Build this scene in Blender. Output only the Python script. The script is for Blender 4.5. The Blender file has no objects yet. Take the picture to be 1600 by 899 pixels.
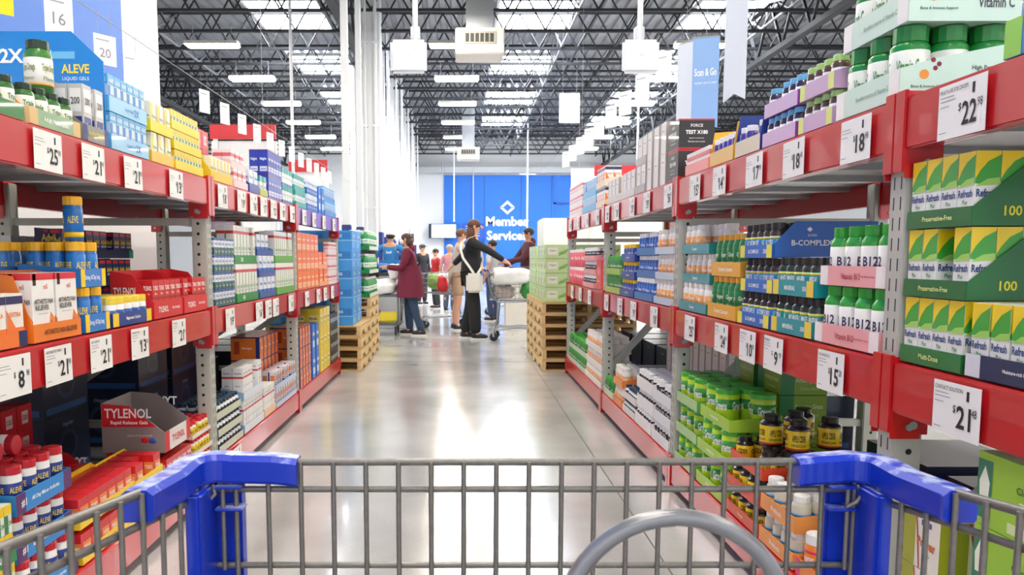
import bpy, bmesh, math, random
from mathutils import Vector, Matrix, Euler

random.seed(11)
R = math.radians
PI = math.pi
SC = bpy.context.scene
COL = SC.collection

# ------------------------------------------------------------------ camera
CAM_H = 1.2
cam_data = bpy.data.cameras.new('camera')
cam = bpy.data.objects.new('camera', cam_data)
COL.objects.link(cam)
cam.location = (0, 0, CAM_H)
cam.rotation_euler = (R(90 - 5.7), 0, 0)
cam_data.sensor_width = 36
cam_data.lens = 28.1
cam_data.shift_x = 0.04875
cam_data.shift_y = 0.0490
cam_data.clip_start = 0.02
cam_data.clip_end = 200
cam_data.dof.use_dof = True
cam_data.dof.focus_distance = 1.6
cam_data.dof.aperture_fstop = 20
SC.camera = cam

# ------------------------------------------------------------------ world, exposure
world = bpy.data.worlds.new('world')
SC.world = world
world.use_nodes = True
bg = world.node_tree.nodes['Background']
bg.inputs[0].default_value = (0.93, 0.96, 1.0, 1)
bg.inputs[1].default_value = 1.05
LAMP_STRENGTH = 62.0
SKYLIGHT_STRENGTH = 22.0
SC.view_settings.view_transform = 'Standard'
SC.view_settings.look = 'None'
SC.view_settings.gamma = 1.0
SC.view_settings.use_curve_mapping = False
SC.view_settings.exposure = 0.7
SC.cycles.use_denoising = True
SC.cycles.max_bounces = 8
SC.cycles.sample_clamp_indirect = 6

# ------------------------------------------------------------------ helpers
def lin(h):
    h = h.lstrip('#')
    out = []
    for i in (0, 2, 4):
        c = int(h[i:i + 2], 16) / 255
        out.append(c / 12.92 if c <= 0.04045 else ((c + 0.055) / 1.055) ** 2.4)
    return (*out, 1)

_M = {}
def M(hexcol, rough=0.45, metal=0.0, emit=0.0, vary=0.06, alpha=1.0, coat=0.0, scale=14):
    key = (hexcol, rough, metal, emit, vary, alpha, coat, scale)
    if key in _M:
        return _M[key]
    m = bpy.data.materials.new('m_' + hexcol.strip('#'))
    m.use_nodes = True
    nt = m.node_tree
    b = nt.nodes['Principled BSDF']
    c = lin(hexcol)
    b.inputs['Base Color'].default_value = c
    b.inputs['Roughness'].default_value = rough
    b.inputs['Metallic'].default_value = metal
    if coat:
        b.inputs['Coat Weight'].default_value = coat
    if alpha < 1:
        b.inputs['Alpha'].default_value = alpha
    if emit:
        b.inputs['Emission Color'].default_value = c
        b.inputs['Emission Strength'].default_value = emit
    elif vary:
        tc = nt.nodes.new('ShaderNodeTexCoord')
        n = nt.nodes.new('ShaderNodeTexNoise')
        n.inputs['Scale'].default_value = scale
        n.inputs['Detail'].default_value = 3
        mix = nt.nodes.new('ShaderNodeMix'); mix.data_type = 'RGBA'
        mix.inputs[6].default_value = tuple(x * (1 - vary) for x in c[:3]) + (1,)
        mix.inputs[7].default_value = tuple(min(1, x * (1 + vary)) for x in c[:3]) + (1,)
        nt.links.new(tc.outputs['Object'], n.inputs['Vector'])
        nt.links.new(n.outputs['Fac'], mix.inputs[0])
        nt.links.new(mix.outputs[2], b.inputs['Base Color'])
    _M[key] = m
    return m

_T = {}
def text_geo(s, bold=0.0):
    """verts (x,y) in a unit box by cap height, faces, width"""
    k = (s, bold)
    if k in _T:
        return _T[k]
    cu = bpy.data.curves.new('t', 'FONT')
    cu.body = s
    cu.size = 1
    cu.offset = bold
    cu.resolution_u = 2
    o = bpy.data.objects.new('t', cu)
    COL.objects.link(o)
    dg = bpy.context.evaluated_depsgraph_get()
    me = bpy.data.meshes.new_from_object(o.evaluated_get(dg))
    vs = [(v.co.x, v.co.y) for v in me.vertices]
    fs = [tuple(p.vertices) for p in me.polygons]
    bpy.data.objects.remove(o)
    bpy.data.curves.remove(cu)
    bpy.data.meshes.remove(me)
    if not vs:
        _T[k] = ([], [], 1, 1)
        return _T[k]
    x0 = min(v[0] for v in vs); x1 = max(v[0] for v in vs)
    y0 = min(v[1] for v in vs); y1 = max(v[1] for v in vs)
    vs = [((v[0] - x0) / (x1 - x0), (v[1] - y0) / (y1 - y0)) for v in vs]
    _T[k] = (vs, fs, (x1 - x0), (y1 - y0))
    return _T[k]

class MB:
    """collects shapes for ONE mesh with several materials"""
    def __init__(s):
        s.v = []; s.f = []; s.m = []; s.mats = []; s.smooth = []
    def mi(s, mat):
        if mat not in s.mats:
            s.mats.append(mat)
        return s.mats.index(mat)
    def add(s, vs, fs, mat, smooth=False):
        o = len(s.v); k = s.mi(mat)
        s.v += [tuple(v) for v in vs]
        for f in fs:
            s.f.append(tuple(i + o for i in f)); s.m.append(k); s.smooth.append(smooth)
    def box(s, x0, x1, y0, y1, z0, z1, mat, bev=0.0):
        if bev <= 0:
            vs = [(x0, y0, z0), (x1, y0, z0), (x1, y1, z0), (x0, y1, z0), (x0, y0, z1), (x1, y0, z1), (x1, y1, z1), (x0, y1, z1)]
            fs = [(0, 3, 2, 1), (4, 5, 6, 7), (0, 1, 5, 4), (1, 2, 6, 5), (2, 3, 7, 6), (3, 0, 4, 7)]
            s.add(vs, fs, mat)
            return
        bm = bmesh.new()
        bmesh.ops.create_cube(bm, size=1)
        for v in bm.verts:
            v.co = Vector(((x0 + x1) / 2 + v.co.x * (x1 - x0), (y0 + y1) / 2 + v.co.y * (y1 - y0), (z0 + z1) / 2 + v.co.z * (z1 - z0)))
        bmesh.ops.bevel(bm, geom=bm.edges[:], offset=bev, segments=2, affect='EDGES')
        bm.verts.ensure_lookup_table()
        s.add([v.co[:] for v in bm.verts], [tuple(v.index for v in f.verts) for f in bm.faces], mat)
        bm.free()
    def quad(s, a, b, c, d, mat):
        s.add([a, b, c, d], [(0, 1, 2, 3)], mat)
    def prism(s, pts, axis, a, b, mat):
        """polygon pts (2D) extruded along axis from a to b. axis x: pts=(y,z); y: (x,z); z: (x,y)"""
        def mk(p, t):
            return {'x': (t, p[0], p[1]), 'y': (p[0], t, p[1]), 'z': (p[0], p[1], t)}[axis]
        n = len(pts)
        vs = [mk(p, a) for p in pts] + [mk(p, b) for p in pts]
        fs = [tuple(range(n)), tuple(range(2 * n - 1, n - 1, -1))]
        for i in range(n):
            j = (i + 1) % n
            fs.append((i, i + n, j + n, j))
        s.add(vs, fs, mat)
    def lathe(s, prof, mat, cx=0, cy=0, seg=18, smooth=True, M4=None, ribs=0):
        vs = []; fs = []
        n = len(prof)
        for i in range(seg):
            a = 2 * PI * i / seg
            k = 1 - (ribs if i % 2 else 0)
            for r, z in prof:
                vs.append(Vector((cx + r * k * math.cos(a), cy + r * k * math.sin(a), z)))
        for i in range(seg):
            j = (i + 1) % seg
            for k in range(n - 1):
                fs.append((i * n + k, j * n + k, j * n + k + 1, i * n + k + 1))
        if M4 is not None:
            vs = [M4 @ v for v in vs]
        s.add([tuple(v) for v in vs], fs, mat, smooth)
        if prof[0][0] > 1e-5:
            s.add([tuple(vs[i * n]) for i in range(seg)], [tuple(range(seg - 1, -1, -1))], mat)
        if prof[-1][0] > 1e-5:
            s.add([tuple(vs[i * n + n - 1]) for i in range(seg)], [tuple(range(seg))], mat)
    def rod(s, a, b, r, mat, seg=6, r2=None):
        a = Vector(a); b = Vector(b)
        d = b - a
        if d.length < 1e-6:
            return
        q = d.to_track_quat('Z', 'Y')
        r2 = r if r2 is None else r2
        vs = []
        for p, rr in ((a, r), (b, r2)):
            for i in range(seg):
                t = 2 * PI * i / seg
                vs.append(p + q @ Vector((rr * math.cos(t), rr * math.sin(t), 0)))
        fs = [(i, (i + 1) % seg, seg + (i + 1) % seg, seg + i) for i in range(seg)]
        s.add([tuple(v) for v in vs], fs, mat, True)
        s.add([tuple(v) for v in vs[:seg]], [tuple(range(seg - 1, -1, -1))], mat)
        s.add([tuple(v) for v in vs[seg:]], [tuple(range(seg))], mat)
    def bar(s, a, b, w, h, mat, up=(0, 0, 1)):
        a = Vector(a); b = Vector(b); d = (b - a).normalized()
        u = Vector(up); side = d.cross(u)
        if side.length < 1e-4:
            side = d.cross(Vector((1, 0, 0)))
        side.normalize(); u = side.cross(d)
        vs = []
        for p in (a, b):
            for i, j in ((-1, -1), (1, -1), (1, 1), (-1, 1)):
                vs.append(tuple(p + side * i * w / 2 + u * j * h / 2))
        s.add(vs, [(0, 1, 5, 4), (1, 2, 6, 5), (2, 3, 7, 6), (3, 0, 4, 7), (3, 2, 1, 0), (4, 5, 6, 7)], mat)
    def tube(s, pts, r, mat, seg=8, closed=False):
        pts = [Vector(p) for p in pts]
        n = len(pts)
        vs = []; fs = []
        prev = None
        for i, p in enumerate(pts):
            if closed:
                t = (pts[(i + 1) % n] - pts[i - 1]).normalized()
            else:
                t = (pts[min(i + 1, n - 1)] - pts[max(i - 1, 0)]).normalized()
            if prev is None:
                ref = Vector((0, 0, 1)) if abs(t.z) < 0.9 else Vector((1, 0, 0))
                u = (ref - t * ref.dot(t)).normalized()
            else:
                u = (prev - t * prev.dot(t)).normalized()
            prev = u
            w = t.cross(u)
            for k in range(seg):
                a = 2 * PI * k / seg
                vs.append(tuple(p + (u * math.cos(a) + w * math.sin(a)) * r))
        for i in range(n if closed else n - 1):
            j = (i + 1) % n
            for k in range(seg):
                l = (k + 1) % seg
                fs.append((i * seg + k, i * seg + l, j * seg + l, j * seg + k))
        s.add(vs, fs, mat, True)
        if not closed:
            s.add(vs[:seg], [tuple(range(seg - 1, -1, -1))], mat)
            s.add(vs[-seg:], [tuple(range(seg))], mat)
    def ball(s, c, rx, ry, rz, mat, seg=12, rings=8):
        vs = []; fs = []
        for i in range(rings + 1):
            a = PI * i / rings
            for k in range(seg):
                b = 2 * PI * k / seg
                vs.append((c[0] + rx * math.sin(a) * math.cos(b), c[1] + ry * math.sin(a) * math.sin(b), c[2] - rz * math.cos(a)))
        for i in range(rings):
            for k in range(seg):
                l = (k + 1) % seg
                fs.append((i * seg + k, i * seg + l, (i + 1) * seg + l, (i + 1) * seg + k))
        s.add(vs, fs, mat, True)
    def text(s, txt, o, right, up, w, h, mat, bold=0.0, align='c', fit=True, depth=0.0):
        """text centred on point o, in a w x h box (keeps its shape unless too wide)"""
        vs, fs, tw, th = text_geo(txt, bold)
        if not vs:
            return
        sx = h * tw / th
        if sx > w or not fit:
            sx = w
        right = Vector(right); up = Vector(up); o = Vector(o)
        ox = {'c': -0.5, 'l': 0, 'r': -1}[align]
        out = [tuple(o + right * ((x + ox) * sx) + up * ((y - 0.5) * h)) for x, y in vs]
        s.add(out, fs, mat)
        if depth:
            nrm = right.cross(up)
            o2 = [tuple(Vector(p) - nrm * depth) for p in out]
            # sides from boundary edges
            cnt = {}
            for f in fs:
                for i in range(len(f)):
                    e = (f[i], f[(i + 1) % len(f)])
                    k = (min(e), max(e))
                    cnt[k] = None if k in cnt else e
            n = len(out)
            s.add(out + o2, [(b, a, a + n, b + n) for e in cnt.values() if e for a, b in [e]], mat)
            s.add(o2, [tuple(reversed(f)) for f in fs], mat)
    def wraptext(s, txt, r, ang, zc, w, h, mat, bold=0.0):
        """text wrapped round a vertical cylinder, centred on angle ang (0 = facing -Y)"""
        vs, fs, tw, th = text_geo(txt, bold)
        if not vs:
            return
        sx = min(w, h * tw / th)
        out = []
        for x, y in vs:
            a = -PI / 2 + ang + (x - 0.5) * sx / r
            out.append((r * math.cos(a), r * math.sin(a), zc + (y - 0.5) * h))
        s.add(out, fs, mat)
    def mesh(s, name):
        me = bpy.data.meshes.new(name)
        me.from_pydata(s.v, [], s.f)
        for m in s.mats:
            me.materials.append(m)
        me.polygons.foreach_set('material_index', s.m)
        me.polygons.foreach_set('use_smooth', s.smooth)
        me.update()
        return me
    def build(s, name, parent=None):
        o = bpy.data.objects.new(name, s.mesh(name))
        COL.objects.link(o)
        if parent is not None:
            o.parent = parent
        return o

def empty(name, loc=(0, 0, 0), rz=0):
    o = bpy.data.objects.new(name, None)
    o.empty_display_size = 0.1
    COL.objects.link(o)
    o.location = loc; o.rotation_euler = (0, 0, rz)
    return o

LABELS = {}
def tag(o, label, cat, group=None):
    o['label'] = label; o['category'] = cat
    if group:
        o['group'] = group
    n = len(label.replace(',', ' ').split())
    if n > 16 or n < 4:
        print('LABEL LENGTH', n, label)
    g = LABELS.setdefault(label.lower(), group or id(o))
    if g != (group or id(o)):
        print('LABEL DUP', label)
    return o

def struct(o):
    o['kind'] = 'structure'
    return o

KIDS = {}
def dup(o, loc, rz=0, rot=None):
    c = o.copy(); COL.objects.link(c)
    c.location = loc
    c.rotation_euler = rot if rot else (0, 0, rz)
    for ch in KIDS.setdefault(o.name, list(o.children)):
        d = ch.copy(); COL.objects.link(d); d.parent = c
        for g in KIDS.setdefault(ch.name, list(ch.children)):
            e = g.copy(); COL.objects.link(e); e.parent = d
    return c

def skin(name, pts, edges, mat, parent=None, levels=2, extra=None):
    """continuous limb surface grown from a skeleton: pts = [(co, radius)]"""
    me = bpy.data.meshes.new(name)
    me.from_pydata([p[0] for p in pts], edges, [])
    o = bpy.data.objects.new(name, me)
    COL.objects.link(o)
    md = o.modifiers.new('skin', 'SKIN')
    md.use_smooth_shade = True
    if not me.skin_vertices:
        bpy.context.view_layer.objects.active = o
        me.skin_vertices  # created with the modifier
    lay = me.skin_vertices[0].data
    for i, p in enumerate(pts):
        r = p[1]
        lay[i].radius = r if isinstance(r, tuple) else (r, r)
        lay[i].use_root = (i == 0)
    ss = o.modifiers.new('sub', 'SUBSURF'); ss.levels = levels; ss.render_levels = levels
    dg = bpy.context.evaluated_depsgraph_get()
    dg.update()
    m2 = bpy.data.meshes.new_from_object(o.evaluated_get(dg))
    bpy.data.objects.remove(o)
    mb = MB()
    mb.add([v.co[:] for v in m2.vertices], [tuple(p.vertices) for p in m2.polygons], mat, True)
    bpy.data.meshes.remove(m2)
    if extra:
        extra(mb)
    return mb.build(name, parent)
# ------------------------------------------------------------------ shared materials
RED = M('#c4121e', 0.28, vary=0.05, coat=0.5)
POST = M('#b9bab2', 0.45, vary=0.05)
GALV = M('#a9abae', 0.38, metal=0.6)
DARK = M('#16171a', 0.6)
WHITE = M('#f2f2f0', 0.5, vary=0.02)
PAPER = M('#f4f3f1', 0.55, vary=0.02)
INK = M('#16161a', 0.6, vary=0)
STEELDK = M('#4a4c52', 0.6)

# ------------------------------------------------------------------ room
def floor_material():
    m = bpy.data.materials.new('polished_concrete'); m.use_nodes = True
    nt = m.node_tree; b = nt.nodes['Principled BSDF']
    tc = nt.nodes.new('ShaderNodeTexCoord')
    n1 = nt.nodes.new('ShaderNodeTexNoise'); n1.inputs['Scale'].default_value = 1.3; n1.inputs['Detail'].default_value = 8
    n2 = nt.nodes.new('ShaderNodeTexNoise'); n2.inputs['Scale'].default_value = 60; n2.inputs['Detail'].default_value = 2
    cr = nt.nodes.new('ShaderNodeValToRGB')
    cr.color_ramp.elements[0].position = 0.3; cr.color_ramp.elements[0].color = lin('#a5a5a5')
    cr.color_ramp.elements[1].position = 0.72; cr.color_ramp.elements[1].color = lin('#c6c6c8')
    mix = nt.nodes.new('ShaderNodeMix'); mix.data_type = 'RGBA'; mix.blend_type = 'MULTIPLY'; mix.inputs[0].default_value = 0.12
    nt.links.new(tc.outputs['Object'], n1.inputs['Vector']); nt.links.new(tc.outputs['Object'], n2.inputs['Vector'])
    nt.links.new(n1.outputs['Fac'], cr.inputs['Fac'])
    nt.links.new(cr.outputs['Color'], mix.inputs[6]); nt.links.new(n2.outputs['Fac'], mix.inputs[7])
    nt.links.new(mix.outputs[2], b.inputs['Base Color'])
    mr = nt.nodes.new('ShaderNodeMapRange'); mr.inputs[3].default_value = 0.13; mr.inputs[4].default_value = 0.24
    nt.links.new(n1.outputs['Fac'], mr.inputs[0]); nt.links.new(mr.outputs[0], b.inputs['Roughness'])
    b.inputs['Specular IOR Level'].default_value = 0.8
    b.inputs['Coat Weight'].default_value = 0.25
    b.inputs['Coat Roughness'].default_value = 0.08
    return m
CONC = floor_material()
mb = MB(); mb.box(-30, 30, -8, 46, -0.2, 0, CONC); struct(mb.build('floor'))
mb = MB(); JO = M('#5d5c5a', 0.7)
for y in (2.35, 4.62, 9.2, 13.8, 18.4, 23, 27.6):
    mb.box(-9, 9, y - 0.003, y + 0.003, 0, 0.0012, JO)
for x in (-4.9, 1.05 - 0.25, 5.4):
    mb.box(x - 0.003, x + 0.003, -2, 30, 0, 0.0014, JO)
o = struct(mb.build('floor_joint'))

ROOF_Z = 7.6
def deck_material():
    return M('#8a8d93', 0.5, metal=0.15, vary=0.12, scale=1.2)
mb = MB(); DK = deck_material()
x = -26.0; prof = []
while x < 28:
    prof += [(x, 0), (x + 0.07, 0), (x + 0.1, 0.075), (x + 0.2, 0.075), (x + 0.23, 0)]
    x += 0.3
vs = [(p[0], y, ROOF_Z + p[1]) for p in prof for y in (-8, 46)]
fs = [(2 * i, 2 * i + 2, 2 * i + 3, 2 * i + 1) for i in range(len(prof) - 1)]
mb.add(vs, fs, DK)
mb.box(-26, 28, -8, 46, ROOF_Z + 0.08, ROOF_Z + 0.2, DK)
struct(mb.build('ceiling'))

def joist_mesh():
    mb = MB(); D = M('#22242a', 0.6)
    x0, x1 = -22, 24
    for z in (6.62, 7.52):
        mb.box(x0, x1, -0.05, -0.01, z - 0.03, z + 0.03, D)
        mb.box(x0, x1, 0.01, 0.05, z - 0.03, z + 0.03, D)
    n = 46; st = (x1 - x0) / n
    for i in range(n):
        a = x0 + i * st
        mb.rod((a, 0, 6.64), (a + st / 2, 0, 7.5), 0.022, D, 4)
        mb.rod((a + st / 2, 0, 7.5), (a + st, 0, 6.64), 0.022, D, 4)
    return mb
j0 = joist_mesh().build('ceiling_joist')
ys = [2 + 1.62 * i for i in range(27)]
j0.location = (0, ys[0], 0); struct(j0)
for y in ys[1:]:
    c = j0.copy(); COL.objects.link(c); c.location = (0, y, 0)
def girder(x):
    mb = MB(); D = M('#22242a', 0.6)
    for z in (6.2, 7.45):
        mb.box(-0.09, 0.09, 2, 45, z - 0.06, z + 0.06, D)
    y = 2.0
    while y < 44:
        mb.bar((0, y, 6.2), (0, y + 0.8, 7.45), 0.06, 0.06, D)
        mb.bar((0, y + 0.8, 7.45), (0, y + 1.6, 6.2), 0.06, 0.06, D)
        y += 1.6
    o = mb.build('ceiling_girder'); o.location = (x, 0, 0); struct(o)
for x in (-2.55, 7.6, 13, -9.5):
    girder(x)
# bridging rods between the joists, roof skylights
for x in (-7.4, -3.1, 2.6, 7.2):
    mb = MB(); G = M('#6d7077', 0.5)
    mb.box(-0.025, 0.025, 2, 44, 6.66, 6.71, G)
    for i in range(26):
        y = ys[i]
        mb.bar((0, y, 6.66), (0, y + 1.62, 7.48), 0.03, 0.03, G)
        mb.bar((0, y, 7.48), (0, y + 1.62, 6.66), 0.03, 0.03, G)
    o = mb.build('ceiling_bridging'); o.location = (x, 0, 0); struct(o)

SKY = M('#f2f8ff', emit=SKYLIGHT_STRENGTH)
def skylight(x, y, n):
    mb = MB(); F = M('#d8dadd', 0.5)
    mb.box(-0.95, 0.95, -1.2, 1.2, 0.0, 0.02, SKY)
    for a, b, c, d in ((-1.02, -0.95, -1.27, 1.27), (0.95, 1.02, -1.27, 1.27), (-0.95, 0.95, -1.27, -1.2), (-0.95, 0.95, 1.2, 1.27)):
        mb.box(a, b, c, d, -0.05, 0.05, F)
    o = mb.build('window_%d' % n); o.location = (x, y, ROOF_Z - 0.06); struct(o)
n = 1
for sx in (-4.45, 1.9, 6.9):
    for sy in (21.6, 27.0, 32.4, 37.8):
        skylight(sx, sy, n); n += 1

# end wall with its blue panel
mb = MB(); WW = M('#eceef0', 0.6, vary=0.02)
mb.box(-30, 30, 44.0, 44.3, 0, ROOF_Z + 0.1, WW)
wall_end = struct(mb.build('wall_back'))
mb = MB(); BL = M('#1874dc', 0.5, vary=0.04, scale=1)
mb.box(-0.98, 6.1, 43.9, 43.998, 0.0, 5.65, BL)
for x in (1.2, 3.2, 4.85):
    mb.box(x - 0.02, x + 0.02, 43.88, 43.9, 0, 5.65, M('#0c52a8', 0.5))
mb.box(4.95, 5.1, 43.86, 43.9, 0, 5.65, M('#1a6fd2', 0.5))
mb.box(4.95, 6.1, 43.86, 43.9, 4.1, 4.2, M('#0c52a8', 0.5))
struct(mb.build('wall_panel_blue'))
mb = MB(); mb.box(-2.4, 24, 43.5, 43.9, 5.75, 6.05, M('#cfd3d6', 0.5)); struct(mb.build('trim_1'))
# sign on it
sg = empty('wall_sign', (2.46, 43.87, 2.2))
tag(sg, 'large white letters and diamond emblem mounted high on the blue end wall', 'sign')
SW = M('#ffffff', 0.4, vary=0)
mb = MB()
mb.text('Member', (0, 0, 0.98), (1, 0, 0), (0, 0, 1), 2.8, 0.52, SW, bold=0.035, depth=0.05)
mb.build('lettering', sg)
mb = MB()
mb.text('Services', (-0.02, 0, 0.22), (1, 0, 0), (0, 0, 1), 2.8, 0.52, SW, bold=0.035, depth=0.05)
mb.build('lettering', sg)
mb = MB()
for sgn in (1, -1):
    pts = [(-0.42, 0.05 * sgn), (0, 0.40 * sgn), (0.42, 0.05 * sgn), (0.27, 0.0), (0, 0.2 * sgn), (-0.27, 0.0)]
    pts = [(-0.40, 0.0), (0, 0.36 * sgn), (0.40, 0.0), (0.22, 0.0), (0, 0.19 * sgn), (-0.22, 0.0)]
    mb.prism([(x, z + 1.72 + 0.02 * sgn) for x, z in (pts if sgn > 0 else pts[::-1])], 'y', -0.05, 0, SW)
mb.build('emblem', sg)

# white corrugated partition with its pipes (beyond the end of the medicine rack)
mb = MB(); WC = M('#eef0f3', 0.5, vary=0.03)
y = 24.0; pr = []
while y < 43.5:
    pr += [(0, y), (0, y + 0.5), (-0.12, y + 0.56), (-0.12, y + 0.9)]
    y += 0.96
n = len(pr)
vs = [(-2.95 + p[0], p[1], z) for p in pr for z in (0, 7.0)]
fs = [(2 * i, 2 * i + 2, 2 * i + 3, 2 * i + 1) for i in range(n - 1)]
mb.add(vs, fs, WC); mb.box(-3.3, -3.15, 24, 43.5, 0, 7.0, WC)
struct(mb.build('wall_left'))
PIPE = M('#d9dce1', 0.35, vary=0.02)
BLUEPAD = M('#1d2f7a', 0.5)
def column(x, y, w, pipes, label):
    t = empty('steel_column', (x, y, 0)); tag(t, label, 'column', 'white steel columns with blue guards')
    mb = MB(); mb.box(-w / 2, w / 2, -w / 2, w / 2, 0, 7.4, PIPE, 0.01); mb.build('shaft', t)
    mb = MB(); mb.box(-w / 2 - 0.02, w / 2 + 0.02, -w / 2 - 0.02, w / 2 + 0.02, 0, 1.78, BLUEPAD, 0.01); mb.build('guard', t)
    for px, pr_ in pipes:
        mb = MB(); mb.rod((px, -w / 2 - 0.05, 0.02), (px, -w / 2 - 0.05, 7.4), pr_, PIPE, 10)
        for z in (2.3, 4.1, 5.9):
            mb.box(px - pr_ - 0.02, px + pr_ + 0.02, -w / 2 - 0.09, -w / 2, z, z + 0.05, PIPE)
        mb.build('conduit', t)
LC = 'white steel column with strapped conduits and a dark blue guard round its foot'
column(-2.03, 14.2, 0.12, [], LC)
column(-1.92, 15.2, 0.10, [], LC)
column(-2.02, 18.4, 0.40, [(-0.12, 0.03), (0.1, 0.04)], LC)
for i, y in enumerate((20.4, 22.6, 25, 27.6, 30.4, 33.4, 36.6)):
    column(-2.2 - 0.03 * (i % 2), y, 0.2, [(-0.22, 0.035), (0.2, 0.045)] if i % 2 else [(0.2, 0.03)], LC)

# white-and-blue service wall behind the medicine rack
mb = MB()
mb.box(-2.95, -2.8, -1.0, 7.6, 0, 6.8, WW)
struct(mb.build('wall_service'))
mb = MB(); mb.box(-2.799, -2.78, -1.0, 6.75, 2.55, 6.8, M('#3873cf', 0.5, vary=0.03)); struct(mb.build('wall_service_panel'))

# ------------------------------------------------------------------ high-bay lamps
LAMP = M('#fff6e6', emit=LAMP_STRENGTH)
def make_lamp():
    t = empty('high_bay_lamp')
    mb = MB(); H = M('#e7e4da', 0.4)
    mb.prism([(-0.2, 0), (0.2, 0), (0.13, 0.09), (-0.13, 0.09)], 'x', -0.62, 0.62, H)
    mb.build('housing', t)
    mb = MB(); mb.box(-0.58, 0.58, -0.17, 0.17, -0.02, -0.001, LAMP); mb.build('diffuser', t)
    mb = MB(); G = M('#777a80', 0.4)
    for x in (-0.45, 0.45):
        mb.rod((x, 0, 0.09), (x, 0, 0.5), 0.008, G, 5)
    mb.build('hanger', t)
    return t
lp = make_lamp(); first = True
rows = {-5.85: 'on the outer row past the medicine rack', -0.15: 'on the row over the aisle', 5.6: 'on the row over the vitamin rack side', 12.0: 'on the row beyond the vitamin rack'}
for lx, ph in rows.items():
    for i in range(12):
        y = -2.3 + 3.6 * i
        o = lp if first else dup(lp, (0, 0, 0)); first = False
        o.location = (lx, y, 6.15)
        tag(o, 'long white high bay lamp hanging ' + ph, 'lamp', 'high bay lamps ' + ph)

# heater / air unit with its duct
def air_unit(x, y, z, sc, label):
    t = empty('air_unit', (x, y, z)); tag(t, label, 'air unit')
    B = M('#c9c2b6', 0.5)
    mb = MB(); mb.box(-0.5 * sc, 0.5 * sc, -0.4, 0.4, 0, 0.52 * sc, B, 0.02); mb.build('cabinet', t)
    mb = MB(); mb.box(-0.34 * sc, 0.34 * sc, -0.42, -0.4, 0.2 * sc, 0.44 * sc, M('#8d887f', 0.5))
    for i in range(6):
        a = (-0.3 + i * 0.1) * sc
        mb.box(a + .01, a + 0.085 * sc, -0.425, -0.42, 0.23 * sc, 0.4 * sc, DARK)
    mb.build('outlet_grille', t)
    mb = MB(); mb.box(-0.28 * sc, 0.28 * sc, -0.3, 0.3, 0.52 * sc, ROOF_Z - z - 0.02, M('#8b8f95', 0.4, metal=0.3)); mb.build('duct', t)
air_unit(0.36, 17.2, 5.35, 1.0, 'beige air unit with slotted grille below its grey roof duct')
air_unit(0.25, 33.0, 5.15, 0.9, 'small distant beige air unit in front of the blue end wall')

# square white antenna boxes on drop poles
def antenna(x, y, z, label, px=0.0):
    t = empty('antenna_box', (x, y, z)); tag(t, label, 'antenna')
    mb = MB(); mb.box(-0.2, 0.2, -0.04, 0.04, -0.18, 0.18, M('#e9eaee', 0.4, vary=0.01), 0.03); mb.build('case', t)
    mb = MB(); mb.rod((px, 0.06, -0.05), (px, 0.06, ROOF_Z - z - 0.1), 0.03, PIPE, 10); mb.build('drop_pole', t)
    mb = MB(); mb.box(px - .05, px + .05, 0.04, 0.16, 0.2, 0.34, PIPE, 0.01); mb.build('junction_box', t)
    mb = MB(); mb.text('aruba', (0, -0.041, 0.01), (1, 0, 0), (0, 0, 1), 0.06, 0.012, M('#a5a7ab', 0.5)); mb.build('print', t)
antenna(-0.585, 9.0, 3.39, 'square white antenna box on the pole beside the white columns', 0.07)
antenna(1.95, 9.0, 3.39, 'square white antenna box on the pole near the blue pennant')
for (x, y, z, l) in ((-3.66, 17.6, 2.4, 'thin white drop pole hanging above the medicine rack'), (-0.4, 40, 3.0, 'thin white drop pole in front of the blue end wall'), (5.45, 25.3, 2.4, 'thin white drop pole above the cartons of the vitamin rack'), (2.84, 35.2, 1.2, 'thin grey drop pole crossing the large white letters')):
    mb = MB(); mb.rod((0, 0, 0), (0, 0, ROOF_Z - z - 0.05), 0.035, PIPE, 8); mb.rod((0, 0, 0), (0, 0, 0.06), 0.05, PIPE, 8)
    if y == 35.2: mb.box(-0.35, 0.35, -0.02, 0.02, 3.6, 3.64, PIPE)
    o = mb.build('drop_pole'); o.location = (x, y, z); tag(o, l, 'pole')
# ------------------------------------------------------------------ pallet racks
XF = {-1: 1.26, 1: 1.08}
POSTY = {-1: [-0.11, 1.95, 4.05, 6.14, 8.22], 1: [-0.05, 2.03, 4.09, 6.16, 8.28]}
KNOT = {(1, 0): [(1.2, 1.28), (1.88, 1.98), (2.03, 2.08), (2.46, 2.47), (3.0, 3.02), (3.52, 3.55), (3.91, 4.03), (4.05, 4.15), (5.96, 6.10), (6.12, 6.22), (8.02, 8.22)],
        (1, 2): [(1.2, 1.22), (1.64, 1.66), (2.02, 2.045), (3.5, 3.54), (5.96, 6.08), (6.12, 6.2), (8.02, 8.2)],
        (-1, 0): [(1.95, 2.0), (2.6, 2.63), (3.88, 3.99), (4.05, 4.11), (5.98, 6.08), (6.1, 6.2), (8.02, 8.15)]}
KNOT[(1, 1)] = KNOT[(1, 0)]; KNOT[(-1, 1)] = KNOT[(-1, 2)] = KNOT[(-1, 0)]
def ym(s, lev, y):
    k = KNOT[(s, lev)]
    for (a, b), (c, d) in zip(k, k[1:]):
        if y <= c or (c, d) == k[-1]:
            return b + (y - a) * (d - b) / (c - a)
    return y
BT = [0.17, 0.945, 1.595]
DEPTH = 1.06
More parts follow.
